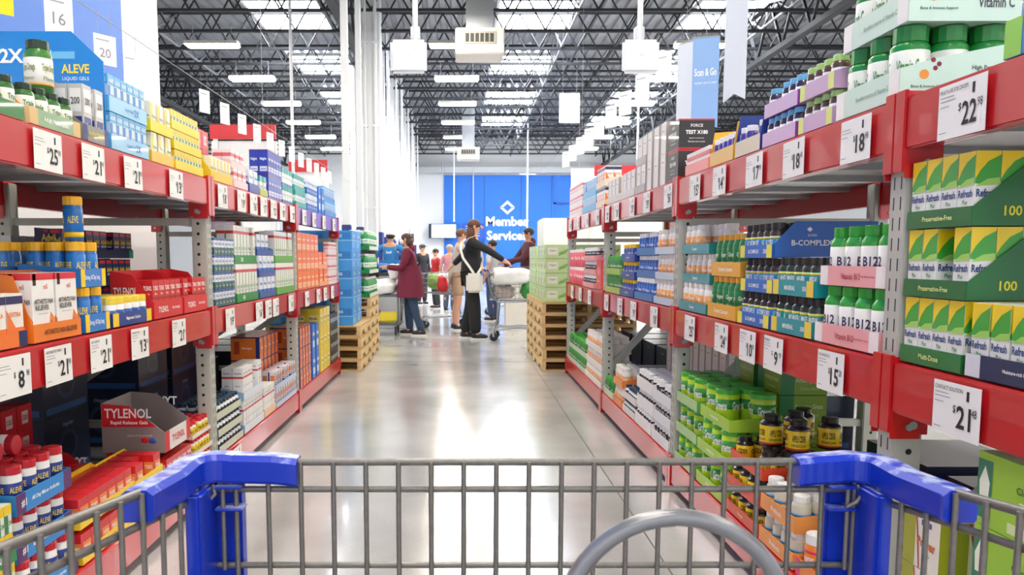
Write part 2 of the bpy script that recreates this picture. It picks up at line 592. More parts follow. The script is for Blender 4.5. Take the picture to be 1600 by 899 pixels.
def rack(s, label):
    t = empty('pallet_rack', (0, 0, 0)); tag(t, label, 'rack')
    X = XF[s]
    def bx(mb, a, b, y0, y1, z0, z1, mat, bev=0):   # a,b = depth behind the front line
        xa, xb = s * (X + a), s * (X + b)
        mb.box(min(xa, xb), max(xa, xb), y0, y1, z0, z1, mat, bev)
    for k, y in enumerate(POSTY[s]):
        for d0, nm in ((0.012, 'upright_post'), (DEPTH - 0.075, 'upright_post')):
            mb = MB()
            bx(mb, d0, d0 + 0.075, y - 0.038, y + 0.038, 0.006, 1.56 if d0 < .1 else 1.57, POST, 0.004)
            # round punched holes on the face towards the entrance, slots on the face to the aisle
            z = 0.1
            while z < 1.5:
                c = s * (X + d0 + 0.042)
                q = [(c + 0.008 * math.cos(a * PI / 5), y - 0.0386, z + 0.008 * math.sin(a * PI / 5)) for a in range(10)]
                mb.add(q, [tuple(range(10))], DARK)
                if d0 < .1:
                    for yy in (-0.016, 0.016):
                        bx(mb, d0 - 0.0006, d0, y + yy - 0.002, y + yy + 0.002, z + 0.0, z + 0.032, DARK)
                z += 0.0508
            p = mb.build(nm, t)
            mb = MB(); bx(mb, d0 - .02, d0 + 0.1, y - 0.055, y + 0.055, 0, 0.006, GALV); mb.build('foot_plate', p)
        # frame lacing
        for z in (0.35, 1.38):
            mb = MB()
            bx(mb, 0.087, DEPTH - 0.075, y - 0.018, y + 0.018, z - 0.018, z + 0.018, POST)
            mb.build('frame_strut', t)
        mb = MB()
        za, zb_ = (1.0, 0.37) if s < 0 else (0.37, 1.34)
        mb.bar((s * (X + 0.087), y, za), (s * (X + DEPTH - .075), y, zb_), 0.035, 0.05, POST)
        mb.build('diagonal_brace', t)
    for k in range(4):
        y0, y1 = POSTY[s][k] + 0.04, POSTY[s][k + 1] - 0.04
        for lv, zt in enumerate(BT):
            for back in (0, 1):
                mb = MB()
                red = RED
                if s == -1 and k == 3 and lv == 2 and not back:
                    red = M('#8a4fae', 0.35, coat=0.4)
                d = 0 if not back else DEPTH - 0.045
                # stepped box section: tall front, shelf step behind
                bx(mb, d, d + 0.03, y0, y1, zt - 0.132, zt - 0.004, red, 0.005)
                bx(mb, d + 0.028, d + 0.045, y0, y1, zt - 0.132, zt - 0.03, red)
                bm_ = mb.build('beam', t)
                for e, (ya, yb) in enumerate(((y0 - 0.038, y0 + 0.006), (y1 - 0.006, y1 + 0.038))):
                    mb = MB()
                    bx(mb, d - 0.006, d + 0.005, ya, yb, zt - 0.185, zt + 0.012, RED, 0.002)
                    ys_ = y0 + 0.004 if e == 0 else y1 - 0.008
                    bx(mb, d, d + 0.075, ys_, ys_ + 0.004, zt - 0.2, zt + 0.008, RED)
                    yb2 = ys_ - 0.003 if e else ys_ + 0.004
                    if e == 1:
                        # the wrap-round tab on the near face of the post
                        pass
                    for zz in (zt - 0.17,):
                        c = s * (X + d + 0.045)
                        mb.rod((c, ys_ - 0.006, zz), (c, ys_ + 0.012, zz), 0.009, GALV, 8)
                    mb.build('beam_bracket', bm_)
            mb = MB()
            bx(mb, 0.047, DEPTH - 0.047, y0, y1, zt - 0.016, zt - 0.003, GALV)
            for i in range(4):
                yy = y0 + (i + .5) * (y1 - y0) / 4
                bx(mb, 0.047, DEPTH - 0.047, yy - 0.02, yy + 0.02, zt - 0.04, zt - 0.016, GALV)
            mb.build('shelf_deck', t)
    # red gusset plates wrapping the near face of each post, at every beam level
    for y in POSTY[s]:
        for zt in BT:
            mb = MB()
            bx(mb, 0.004, 0.096, y - 0.043, y - 0.0395, max(0.02, zt - 0.19), zt - 0.006, RED)
            c = s * (X + 0.055)
            mb.rod((c, y - 0.052, zt - 0.165 if zt > .2 else .1), (c, y - 0.042, zt - 0.165 if zt > .2 else .1), 0.011, GALV, 10)
            mb.build('post_clamp', t)
    return t
rack(-1, 'long red and grey steel rack holding the medicine cartons and pill bottles')
rack(1, 'long red and grey steel rack holding the vitamin jars and eye drop trays')

# ------------------------------------------------------------------ products
P = {}     # key -> dict(w, d, h, make, name, cat, desc)
def bottle(key, name, desc, r, h, body, cap, label, text, tcol='#ffffff', capf=0.82, caph=0.2, lz=(0.12, 0.66), stripe=None, under=None, cat='bottle', ribs=0.03, shoulder=0.7):
    def make():
        mb = MB(); hb = h * (1 - caph)
        sh = min(h * shoulder + h*0.02, hb - 0.006)
        cr = r * capf
        prof = [(r * 0.9, 0), (r, h * 0.03), (r, sh), (r * 0.97, sh + (hb - sh) * 0.35), (max(cr * 0.92, r * .5), hb), (cr * 0.9, hb + 0.002)]
        mb.lathe(prof, M(body, 0.3, coat=0.3), seg=20)
        root = mb.build(name)
        mb = MB()
        mb.lathe([(cr, hb + 0.0005), (cr, h - 0.002), (cr * 0.94, h)], M(cap, 0.35), seg=28, ribs=ribs, smooth=False)
        mb.build('cap', root)
        mb = MB(); z0, z1 = lz[0] * h, lz[1] * h
        mb.lathe([(r + 0.0002, z0), (r + 0.0006, z0 + 0.0005), (r + 0.0006, z1 - 0.0005), (r + 0.0002, z1)], M(label, 0.35), seg=24)
        if stripe:
            a, b = z0 + (z1 - z0) * stripe[0], z0 + (z1 - z0) * stripe[1]
            mb.lathe([(r + 0.0006, a), (r + 0.001, a), (r + 0.001, b), (r + 0.0006, b)], M(stripe[2], 0.35), seg=24)
        for k in range(4):
            zc = (z0 + z1) / 2 + (z1 - z0) * 0.12
            mb.wraptext(text, r + 0.0016, k * PI / 2 + 0.1, zc, r * 1.15, min((z1 - z0) * 0.34, r * 0.75), M(tcol, 0.5, vary=0), bold=0.02)
            if under:
                mb.wraptext(under, r + 0.0016, k * PI / 2 + 0.1, zc - (z1 - z0) * 0.36, r * 1.35, min((z1 - z0) * 0.14, r * 0.3), M(tcol, 0.5, vary=0))
        mb.build('label', root)
        return root
    P[key] = dict(w=2 * r + 0.003, d=2 * r + 0.003, h=h, make=make, name=name, cat=cat, desc=desc, round=True)

def carton(key, name, desc, w, d, h, base, bands=(), texts=(), polys=(), cat='box', rough=0.4):
    """bands: (x0,x1,z0,z1,col) fractions on each face; texts: (str, xc, zc, wfrac, hfrac, col, bold)"""
    def make():
        mb = MB(); mb.box(-w / 2, w / 2, -d / 2, d / 2, 0, h, M(base, rough, coat=0.2))
        faces = [((0, -d / 2), (1, 0), w), ((0, d / 2), (-1, 0), w), ((w / 2, 0), (0, 1), d), ((-w / 2, 0), (0, -1), d)]
        for (cx, cy), (rx, ry), fw in faces:
            nx, ny = ry, -rx
            def pt(u, v, e):
                return (cx + rx * (u - 0.5) * fw + nx * e, cy + ry * (u - 0.5) * fw + ny * e, v * h)
            for x0, x1, z0, z1, c in bands:
                mb.quad(pt(x0, z0, .0005), pt(x1, z0, .0005), pt(x1, z1, .0005), pt(x0, z1, .0005), M(c, rough, coat=0.2))
            for i, (pl, c) in enumerate(polys):
                mb.add([pt(u, v, .0008 + i * .0002) for u, v in pl], [tuple(range(len(pl)))], M(c, rough, coat=0.2))
            for tx in texts:
                st, u, v, wf, hf, c = tx[:6]
                mb.text(st, pt(u, v, .0016), (rx, ry, 0), (0, 0, 1), wf * fw, hf * h, M(c, 0.5, vary=0), bold=0.02 if len(tx) < 7 else tx[6])
        return mb.build(name)
    P[key] = dict(w=w, d=d, h=h, make=make, name=name, cat=cat, desc=desc, round=False)

COUNT = {}
def spawn(key, loc, rz, label, group):
    p = P[key]
    if 'proto' not in p:
        p['proto'] = p['make'](); o = p['proto']
        o.location = loc; o.rotation_euler = (0, 0, rz)
    else:
        o = dup(p['proto'], loc, rz)
    COUNT[key] = COUNT.get(key, 0) + 1
    tag(o, label, p['cat'], group)
    return o

LEVW = ['bottom', 'middle', 'top']
RACKW = {-1: 'medicine rack', 1: 'vitamin rack'}
TW = {1: [''], 2: ['lower ', 'upper '], 3: ['lowest ', 'middle ', 'topmost '], 4: ['lowest ', 'second ', 'third ', 'topmost '], 5: ['lowest ', 'second ', 'third ', 'fourth ', 'topmost ']}
TH = 0.0025
TRAYS = {}
def tray_mesh(W, D, lip, side, back, col, lipcol, liptext, sidetext, inner, endcol, slope, tcol, decals=None):
    mb = MB(); c = M(col, 0.45, coat=0.15); ic = M(inner or col, 0.6)
    mb.box(-W / 2, W / 2, 0, D, 0, TH, c)
    mb.box(-W / 2, W / 2, 0, TH, TH, lip, c)
    mb.box(-W / 2, W / 2, D - TH, D, TH, back, ic)
    lc = M(lipcol, 0.45, coat=0.15) if lipcol else c
    mb.quad((-W / 2, -.0006, 0.001), (W / 2, -.0006, 0.001), (W / 2, -.0006, lip), (-W / 2, -.0006, lip), lc)
    if endcol:
        for s_ in (-1, 1):
            a, b = sorted((s_ * W / 2, s_ * (W / 2 - min(.05, W * .16))))
            mb.quad((a, -.001, 0.001), (b, -.001, 0.001), (b, -.001, lip), (a, -.001, lip), M(endcol, 0.45))
    if side > lip:
        y1 = D * slope
        pts = [(TH, TH), (D - TH, TH), (D - TH, back), (max(y1, TH + .002), max(side, lip)), (TH, lip)]
        if slope <= 0.02: pts = [(TH, TH), (D - TH, TH), (D - TH, back), (TH, side)]
    else:
        pts = [(TH, TH), (D - TH, TH), (D - TH, back), (TH, lip)]
    for s_ in (-1, 1):
        a, b = sorted((s_ * W / 2, s_ * (W / 2 - TH)))
        mb.prism(pts, 'x', a, b, c)
    if liptext:
        for i, (st, u, wf, hf) in enumerate(liptext):
            mb.text(st, (W * (u - .5), -.0022, lip * .5), (1, 0, 0), (0, 0, 1), wf * W, lip * hf, M(tcol, 0.5, vary=0), bold=0.015)
    if sidetext:
        for st, yf, z, wf, hh, tc in sidetext:
            for s_ in (-1, 1):
                mb.text(st, (s_ * (W / 2 + .0008), D * yf, z), (0, s_, 0), (0, 0, 1), wf * D, hh, M(tc, 0.5, vary=0), bold=0.02)
    for yf, z, r, dc in (decals or ()):
        for s_ in (-1, 1):
            mb.add([(s_ * (W / 2 + .0004 + .0001 * (r < .008)), D * yf + r * math.cos(a * PI / 8), z + r * math.sin(a * PI / 8)) for a in range(16)], [tuple(range(16)) if s_ > 0 else tuple(range(15, -1, -1))], M(dc, .5))
    return mb

def stack(s, lev, y0, y1, n, key, ny=2, tray=None, off=0.012, lip=0.05, side=0.0, back=None, lipcol=None, liptext=None,
          sidetext=None, inner=None, endcol=None, slope=0.45, tcol='#ffffff', z=None, cname='', pl=None, levels=1, jitter=0.12,
          fill=1.0, nx=None, tiers_full=None, where='', lean=0.0, empty_top=False, gap=0.004, decals=None):
    """n tiers of product KEY, each in a display tray when TRAY is a colour, on shelf LEV of rack S between y0 and y1"""
    p = P[key]; X = XF[s]
    y0, y1 = ym(s, lev, y0), ym(s, lev, y1)
    W = y1 - y0 - 0.006
    zb = (BT[lev] + 0.001) if z is None else z
    rz = -s * PI / 2
    yc = (y0 + y1) / 2
    inW = W - (2 * TH + 0.002 if tray else 0)
    if nx is None:
        nx = max(1, int((inW + 1e-4) / (p['w'] + (0.001))))
    px = inW / nx
    dp = p['d'] + 0.002
    D = ny * dp + (2 * TH + 0.004 if tray else 0)
    back = back if back is not None else max(lip, min(p['h'] * 0.55, 0.09))
    def world(lx, ly, z_):
        return (s * (X + off + ly), yc - s * lx, z_)
    bay = 'bay beside the cart' if yc < POSTY[s][1] else ('near bay' if yc < POSTY[s][2] else ('second bay' if yc < POSTY[s][3] else 'far bay'))
    for t in range(n):
        dj = 0
        tw = TW[n][t] if n > 1 else ''
        if tray:
            k = (W, D, lip, side, back, tray, lipcol, str(liptext), str(sidetext), inner, endcol, slope, tcol)
            if k not in TRAYS:
                TRAYS[k] = tray_mesh(W, D, lip, side, back, tray, lipcol, liptext, sidetext, inner, endcol, slope, tcol, decals).mesh('display_tray')
            o = bpy.data.objects.new('display_tray', TRAYS[k]); COL.objects.link(o)
            dj = random.uniform(0, .014) if t else 0
            o.location = (s * (X + off + dj), yc, zb); o.rotation_euler = (0, 0, rz)
            pos = (tw.strip() + ' of its stack') if n > 1 else 'on its own'
            lab = f"{cname} tray of {pl}, {pos}, {LEVW[lev]} shelf of {RACKW[s]}{where}"
            if len(lab.replace(',', ' ').split()) > 16:
                lab = f"{cname} tray of {pl}, {tw.strip() or 'alone'}, {RACKW[s]} {LEVW[lev]} shelf{where}"
            tag(o, lab, 'tray')
        zz = zb + (TH + 0.0005 if tray else 0)
        lab = (f"{p['desc']}, {tw}{cname} tray, {RACKW[s]} {LEVW[lev]} shelf{where}" if tray else f"{p['desc']}, loose {tw}layer, {RACKW[s]} {LEVW[lev]} shelf{where}")
        grp = f"{pl or p['desc']} in the {tw}{cname} {LEVW[lev]} {RACKW[s]}{where} {bay}"
        if not (empty_top and t == n - 1):
            for L in range(levels):
                for j in range(ny):
                    for i in range(nx):
                        if t == n - 1 and L == levels - 1 and j == 0 and (i + j) and random.random() > min(fill, .9 if tray else 1):
                            continue
                        lx = -inW / 2 + (i + .5) * px
                        ly = (TH + .002 if tray else 0) + (j + .5) * dp
                        a = random.uniform(-.9, .9) if p['round'] else random.uniform(-jitter, jitter) * 0.06
                        spawn(key, world(lx, ly + dj, zz + L * (p['h'] + .001)), rz + a, lab, grp)
        pitch = (TH + 0.0005 if tray else 0) + levels * (p['h'] + 0.001) + 0.0008
        zb += max(pitch, (back + .001) if (tray and t < n - 1) else 0)
    return zb
# ---- product kinds
bottle('aleve_blue', 'pill_bottle', 'blue bottle with yellow cap', .031, .150, '#1266b8', '#f5b91c', '#1a74c8', 'ALEVE', '#ffe24a', capf=1.0, caph=.2, lz=(.08, .72), stripe=(.0, .18, '#ffd21e'))
bottle('aleve_short', 'pill_bottle', 'blue bottle with yellow cap', .029, .100, '#1b74c6', '#f7c02a', '#1c5fb4', 'ALEVE', '#ffffff', capf=1.0, caph=.22, lz=(.08, .72), stripe=(.0, .2, '#ffd21e'))
bottle('naproxen', 'pill_bottle', 'white bottle with pale yellow cap', .030, .105, '#f3f4f4', '#f5d64a', '#2559a8', 'Naproxen', '#ffffff', capf=1.0, caph=.24, lz=(.08, .55))
bottle('aleve_white', 'pill_bottle', 'white bottle with red cap', .031, .138, '#f4f4f4', '#c3202f', '#28418f', 'ALEVE', '#f4d96a', capf=1.0, caph=.17, lz=(.28, .66), stripe=(.0, .2, '#1f9bd8'), shoulder=.74)
bottle('green_herb', 'supplement_bottle', 'green bottle with black cap', .030, .118, '#2f6d2b', '#14301c', '#f2f0e6', 'Triple', '#4a7f3a', capf=.82, caph=.16, lz=(.14, .68), stripe=(.0, .15, '#e4a860'), under='Omega')
bottle('green_tall', 'supplement_bottle', 'tall green bottle with dark ridged cap', .042, .165, '#3a7d2c', '#18351d', '#f2f1ea', 'Triple Omega', '#7f8f3a', capf=.82, caph=.16, lz=(.14, .66), under='Flavor', stripe=(0, .1, '#e4a860'))
bottle('b12', 'energy_vitamin_bottle', 'white bottle with green cap', .036, .168, '#2fa139', '#2da336', '#f1f1ee', 'B12', '#38325f', capf=.80, caph=.17, lz=(.0, .66), stripe=(.30, .42, '#df3d4c'), shoulder=.68)
bottle('bcomplex', 'vitamin_bottle', 'black-capped bottle with blue label', .029, .122, '#31231c', '#1a1a1d', '#1d84c6', 'B-COMPLEX', '#ffffff', capf=.86, caph=.2, lz=(.1, .62), stripe=(.85, .97, '#e8dc4c'))
bottle('dcomplex', 'vitamin_bottle', 'black-capped bottle with teal label', .029, .124, '#22302c', '#1a1a1d', '#16909a', 'MINERAL', '#ffffff', capf=.86, caph=.2, lz=(.1, .62), stripe=(.85, .97, '#e8dc4c'))
bottle('omega', 'herbal_bottle', 'green bottle with amber cap', .032, .172, '#1d7a3e', '#d79a2c', '#1c7440', 'Ginger', '#e8f0da', capf=.84, caph=.14, lz=(.2, .68), under='1000 mg')
bottle('white_orange', 'turmeric_bottle', 'white bottle with orange label', .034, .132, '#f4f2ee', '#f1ede6', '#f0ad6a', 'Turmeric', '#ffffff', capf=.9, caph=.18, lz=(.2, .6))
bottle('mint_jar', 'gummy_jar', 'green jar with ridged green cap', .046, .184, '#1f8a3a', '#1b7a33', '#eef1ea', 'Vitamin C', '#4c8f4e', capf=.9, caph=.22, lz=(.08, .66), under='Gummies')
bottle('purple_bottle', 'supplement_bottle', 'dark bottle with pale blue cap', .026, .098, '#3b2a4c', '#69b6e6', '#e9ecf4', 'Sleep', '#5a3c8e', capf=.88, caph=.2, lz=(.08, .6))
bottle('lime_bottle', 'supplement_bottle', 'amber bottle with pale green cap', .026, .098, '#5a3f2e', '#a7cf7e', '#e6e3ea', 'Sleep', '#5a3c8e', capf=.88, caph=.2, lz=(.08, .6), stripe=(.3, .6, '#57407c'))
bottle('navy_bottle', 'vitamin_bottle', 'white-capped purple bottle', .024, .110, '#4b3c9a', '#f2f2f6', '#3b3f9c', 'Lutein', '#ffffff', capf=.86, caph=.2, lz=(.08, .6))
bottle('white_blue_tub', 'drink_tub', 'tall white tub with blue print', .040, .200, '#eef3fa', '#f2f5fa', '#2f6fc0', 'Electrolyte', '#ffffff', capf=1.0, caph=.12, lz=(.08, .8))
bottle('grass_tub', 'powder_tub', 'lime and white powder tub with green lid', .050, .150, '#c4e04a', '#45b23a', '#b9dd2c', 'Greens', '#ffffff', capf=1.03, caph=.14, lz=(.04, .84), stripe=(.5, .85, '#3c9b3f'), shoulder=.82)
bottle('acv', 'vinegar_bottle', 'black bottle with yellow label', .042, .118, '#251310', '#151515', '#f2cf1d', 'APPLE CIDER', '#3a1a10', capf=.72, caph=.17, lz=(.08, .68), under='VINEGAR', stripe=(.0, .1, '#c0391e'))
bottle('acv_small', 'vinegar_bottle', 'small black bottle with yellow label', .034, .100, '#251310', '#151515', '#e9c41f', 'CIDER', '#3a1a10', capf=.76, caph=.2, lz=(.08, .66), stripe=(.0, .12, '#c0391e'))
bottle('clear_bottle', 'vitamin_bottle', 'clear bottle with white cap', .031, .118, '#d9d3c0', '#f4f4f2', '#e9a63a', 'Biotin', '#ffffff', capf=.86, caph=.18, lz=(.06, .5), stripe=(.82, 1, '#4f9ad0'))
bottle('orange_bottle', 'vitamin_bottle', 'orange bottle with white cap', .036, .150, '#f08a2a', '#f4f4f2', '#ef7f22', 'emergen', '#ffffff', capf=.95, caph=.22, lz=(.06, .66), stripe=(.9, 1, '#e02a6a'))
bottle('vitc_jar', 'gummy_jar', 'green jar with white panel', .048, .150, '#2c9a3a', '#2f9e3a', '#f1ece2', 'Power C', '#d06a2a', capf=.9, caph=.2, lz=(.06, .62), under='Gummy')
bottle('navy_yellow', 'vitamin_bottle', 'navy bottle with yellow cap', .036, .110, '#213c8c', '#f1c81e', '#2a4aa2', 'Fish Oil', '#ffffff', capf=1.0, caph=.22, lz=(.08, .66))
bottle('blue_bottle', 'vitamin_bottle', 'blue bottle with white cap', .030, .130, '#1f56ac', '#f2f3f5', '#2766c0', 'Omega', '#ffffff', capf=.95, caph=.2, lz=(.08, .66))
bottle('pink_tub', 'protein_tub', 'pink tub with white lid', .058, .165, '#ee6f7d', '#f4f2f2', '#ec6a7a', 'Collagen', '#ffffff', capf=1.02, caph=.16, lz=(.06, .78), shoulder=.78)
bottle('white_dark', 'hair_vitamin_bottle', 'white bottle with black label band', .026, .110, '#f2f2f2', '#f1f1f1', '#23242c', 'Biotin', '#ffffff', capf=.95, caph=.16, lz=(.3, .72))
bottle('green_small', 'juice_bottle', 'slim green bottle with green cap', .027, .130, '#358e37', '#4bb544', '#2f7f35', 'Aloe', '#e8f4da', capf=.82, caph=.16, lz=(.12, .66))
bottle('red_mini', 'liquid_medicine_bottle', 'small bottle with red cap', .017, .078, '#f0efe9', '#d3202c', '#e6c832', 'Adult', '#4b2c20', capf=.9, caph=.26, lz=(.06, .6))
bottle('black_mini', 'supplement_bottle', 'small white bottle with teal-black cap', .024, .085, '#eceeee', '#1b3c55', '#f1f1ec', 'Melatonin', '#20364f', capf=.9, caph=.24, lz=(.06, .62), stripe=(.4, .9, '#1c1f2a'))

carton('arthritis', 'pain_relief_carton', 'white and orange carton', .130, .07, .205, '#f4f3f1',
       bands=((0, 1, .9, 1, '#d92634'), (.06, .2, .82, .99, '#2a1512')),
       texts=(('ARTHRITIS PAIN', .5, .58, .84, .075, '#2a2224'), ('RELIEVER', .42, .49, .6, .075, '#2a2224'), ('m5', .6, .8, .2, .07, '#d0584a'), ('Compare to the active ingredient', .45, .4, .7, .02, '#777777')),
       polys=(([(.55, 0), (1, 0), (1, .3), (.8, .42), (.7, .2)], '#ee8a3c'), ([(.78, .05), (.86, .05), (.88, .2), (.82, .3), (.76, .2)], '#5a5f73')))
carton('orange_navy', 'pain_relief_carton', 'orange and white carton with navy band', .085, .06, .150, '#f3efe9',
       bands=((0, 1, 0, .35, '#ef7a2c'), (0, 1, .8, .95, '#232a5e')), texts=(('EXTRA', .5, .6, .7, .09, '#e06a20'),),
       polys=(([(0, .35), (.5, .35), (0, .7)], '#ef7a2c'),))
carton('tylenol', 'pain_relief_carton', 'small glossy red carton', .062, .04, .078, '#cf1626', bands=((.0, 1, .0, .12, '#a80f1c'),),
       texts=(('TYLENOL', .5, .6, .86, .24, '#ffffff'), ('Extra', .5, .3, .4, .12, '#ffd9d9')))
carton('tylenol_or', 'pain_relief_carton', 'red carton with orange panel', .075, .05, .105, '#cf1626', bands=((.25, 1, .1, .72, '#ee7b33'),),
       texts=(('TYLENOL', .6, .55, .64, .16, '#ffffff'), ('RAPID', .6, .3, .4, .12, '#ffffff')))
carton('advil', 'capsule_carton', 'dark blue carton with yellow lettering', .066, .05, .118, '#14235c', bands=((0, 1, .0, .16, '#d9dde4'), (.1, .9, .84, .96, '#c7202c')),
       texts=(('Advil', .5, .6, .8, .2, '#f3cf2a'), ('LIQUI-GELS', .5, .42, .7, .08, '#ffffff')))
carton('advil_teal', 'capsule_carton', 'teal carton with yellow lettering', .058, .045, .112, '#1b6270', bands=((0, 1, .72, 1, '#e8edf1'), (0, 1, .0, .1, '#c5dbe0')),
       texts=(('Advil', .5, .5, .8, .18, '#e6df5a'), ('PM', .5, .28, .3, .12, '#ffffff')))
carton('silver_pm', 'sleep_aid_carton', 'silver carton with white and blue print', .062, .05, .185, '#c9c7c4', bands=((.1, .9, .12, .42, '#2a3d8c'), (.12, .88, .5, .92, '#f0f0f0')),
       texts=(('200', .5, .7, .6, .13, '#55565c'), ('Sleep', .5, .27, .6, .08, '#ffffff')))
carton('lightblue', 'gel_capsule_carton', 'pale blue and white carton', .052, .05, .130, '#cfe4f4', bands=((0, 1, .72, 1, '#5ab4e8'), (0, .4, 0, .7, '#2c7fd0')),
       texts=(('ALEVE', .5, .84, .8, .11, '#ffffff'), ('2X', .66, .4, .4, .14, '#2b63b8')))
carton('yellow_green', 'allergy_carton', 'slim green and white carton', .036, .05, .082, '#dfe8d6', bands=((0, 1, .66, 1, '#f5d020'), (0, .5, 0, .64, '#2f7d4a')),
       texts=(('24', .72, .35, .4, .16, '#2f7d4a'),))
carton('pale_yellow', 'allergy_carton', 'white carton with orange flash', .060, .05, .118, '#f4f1dc', bands=((0, 1, 0, .22, '#f6c33c'), (0, .45, .3, .95, '#f2d868')),
       texts=(('Allegra', .56, .5, .7, .12, '#3f8c9a'),))
carton('redbox', 'cold_relief_carton', 'red carton with white window', .11, .10, .105, '#cf2130', bands=((.3, .72, .25, .75, '#f4dada'),), texts=(('COLD', .5, .5, .34, .2, '#a01420'),))
carton('pinkwhite', 'cough_medicine_carton', 'white carton with pale red print', .07, .05, .10, '#f4e9ea', bands=((0, 1, .62, .82, '#dc6a74'),), texts=(('Mucinex', .5, .4, .7, .14, '#c5545e'),))
carton('blueyellow', 'night_medicine_carton', 'royal blue carton with white stripe', .075, .06, .155, '#1f3fb0', bands=((.1, .9, .1, .3, '#e8ebf8'), (0, 1, .9, 1, '#4a2a9a')), texts=(('Night', .5, .6, .7, .14, '#ffffff'), ('Severe', .5, .2, .6, .08, '#1f3fb0')))
carton('tealwhite', 'allergy_carton', 'white carton with teal top', .07, .06, .12, '#eef4f6', bands=((0, 1, .7, 1, '#27a39c'), (0, 1, 0, .15, '#2f6fa8')), texts=(('Zyrtec', .5, .45, .7, .15, '#2f8a5a'),))
carton('bluewhite', 'nasal_spray_carton', 'white carton with blue base', .085, .06, .13, '#e9eff8', bands=((0, 1, 0, .4, '#2d6cc4'),), texts=(('Flonase', .5, .68, .76, .15, '#2a5cb4'), ('ALLERGY', .5, .2, .6, .09, '#ffffff')))
carton('greenwhite', 'tablet_carton', 'tall white carton with red band', .062, .05, .215, '#f1efec', bands=((0, 1, .78, .86, '#c83440'), (.0, .16, 0, .78, '#5aa84c')), texts=(('500', .56, .4, .5, .08, '#3c8a3c'), ('Tablets', .56, .3, .5, .035, '#666666')))
carton('advil_small', 'capsule_carton', 'small white carton with teal panel', .052, .04, .088, '#e7ebf0', bands=((0, 1, 0, .45, '#1d5f78'), (0, 1, .86, 1, '#3a5aa8')), texts=(('Advil', .5, .66, .7, .16, '#27529a'), ('Dual', .5, .22, .5, .14, '#e6df5a')))
carton('orangebag', 'vitamin_packet_box', 'orange carton with pale label', .17, .14, .15, '#f2772c', bands=((.1, .9, .12, .4, '#fbc9a0'),), texts=(('emergen-C', .5, .64, .76, .16, '#fff3e6'), ('1000 mg', .5, .26, .4, .09, '#d2501a')))
carton('orangenavy_big', 'drink_mix_carton', 'orange carton with navy edge', .10, .20, .16, '#ef7d2a', bands=((.86, 1, 0, 1, '#22307c'), (.0, 1, .94, 1, '#22307c'), (.12, .3, .25, .8, '#b8401c')), texts=(('Emergen', .56, .5, .5, .12, '#fff0e0'),))
carton('navywhite', 'drink_mix_carton', 'navy and white carton', .065, .05, .12, '#e8e6ee', bands=((0, 1, .0, .3, '#2c3a94'), (0, .2, 0, 1, '#2c3a94'), (.3, .9, .5, .8, '#e0853a')), texts=(('Airborne', .56, .4, .7, .1, '#2c3a94'),))
carton('whiteslant', 'first_aid_carton', 'slim white carton with red band', .05, .06, .19, '#f0eeee', bands=((0, 1, .68, .74, '#cc3a44'), (0, 1, 0, .14, '#b9c6d8')), texts=(('CeraVe', .5, .84, .7, .06, '#55606e'), ('Extra', .5, .45, .6, .05, '#8a8f98')))
carton('yellowbag', 'cough_drop_bag', 'yellow bag with dark red print', .16, .12, .19, '#e9ce3c', bands=((.2, .8, .4, .7, '#f6ec9a'),), texts=(('Ricola', .5, .55, .56, .13, '#8a1c22'), ('Herb', .5, .3, .3, .07, '#2f6d2b')))
carton('bluecase', 'lozenge_carton', 'bright blue carton', .12, .1, .23, '#1b6fd0', bands=((.15, .85, .15, .4, '#cfe2f7'),), texts=(('Halls', .5, .65, .7, .14, '#ffffff'),))
carton('darkcase', 'lozenge_carton', 'dark carton with pale print', .1, .08, .12, '#23262e', bands=((.1, .9, .3, .6, '#c9ccd2'),), texts=(('Ludens', .5, .45, .6, .14, '#23262e'),))
carton('refresh', 'eye_drop_carton', 'white, green and yellow eye drop carton', .056, .054, .156, '#f4f5f1',
       bands=((0, 1, .06, .09, '#3a9a46'), (0, 1, .02, .05, '#3566b0')),
       texts=(('Refresh', .5, .43, .86, .11, '#2e4a86', .03), ('Plus', .5, .31, .3, .06, '#2f8f4a')),
       polys=(([(0, .56), (.5, .54), (1, .54), (1, .96), (0, .96)], '#41a83a'), ([(0, .62), (.2, .74), (.5, .86), (1, .95), (1, 1), (0, 1)], '#f7d51e'), ([(.0, .52), (.4, .53), (1, .54), (1, .64), (.5, .62)], '#a6d864')))
carton('graybox', 'supplement_carton', 'plain pale grey carton', .12, .12, .165, '#e9e5e3', bands=((0, .16, 0, 1, '#a7a29f'), (.3, .8, .6, .85, '#efedec')), texts=(('Prevagen', .55, .72, .42, .08, '#6a6668'),))
carton('blackbox', 'supplement_carton', 'black carton with red edges', .20, .18, .150, '#1f1a1c', bands=((0, 1, 0, .05, '#c01f2e'), (0, 1, .95, 1, '#c01f2e')),
       texts=(('FORCE', .5, .78, .4, .1, '#e9e4e4'), ('TEST X180', .5, .56, .62, .13, '#ffffff', .03), ('Ignite free testosterone', .5, .36, .6, .05, '#d9d5d5'), ('Maintain lean muscle', .5, .25, .6, .05, '#d9d5d5')))
carton('limebox', 'tea_carton', 'large lime green carton', .33, .30, .155, '#9ccb36', bands=((.0, .14, .1, .9, '#1f7a5c'), (.3, .62, .06, .2, '#dcebb0')),
       texts=(('Clean + Remove', .58, .66, .6, .1, '#3f6a2c'), ('True', .5, .44, .3, .16, '#e9f5c6')), polys=(([(.03, .35), (.11, .35), (.12, .6), (.07, .82), (.02, .6)], '#f0f7e0'),))
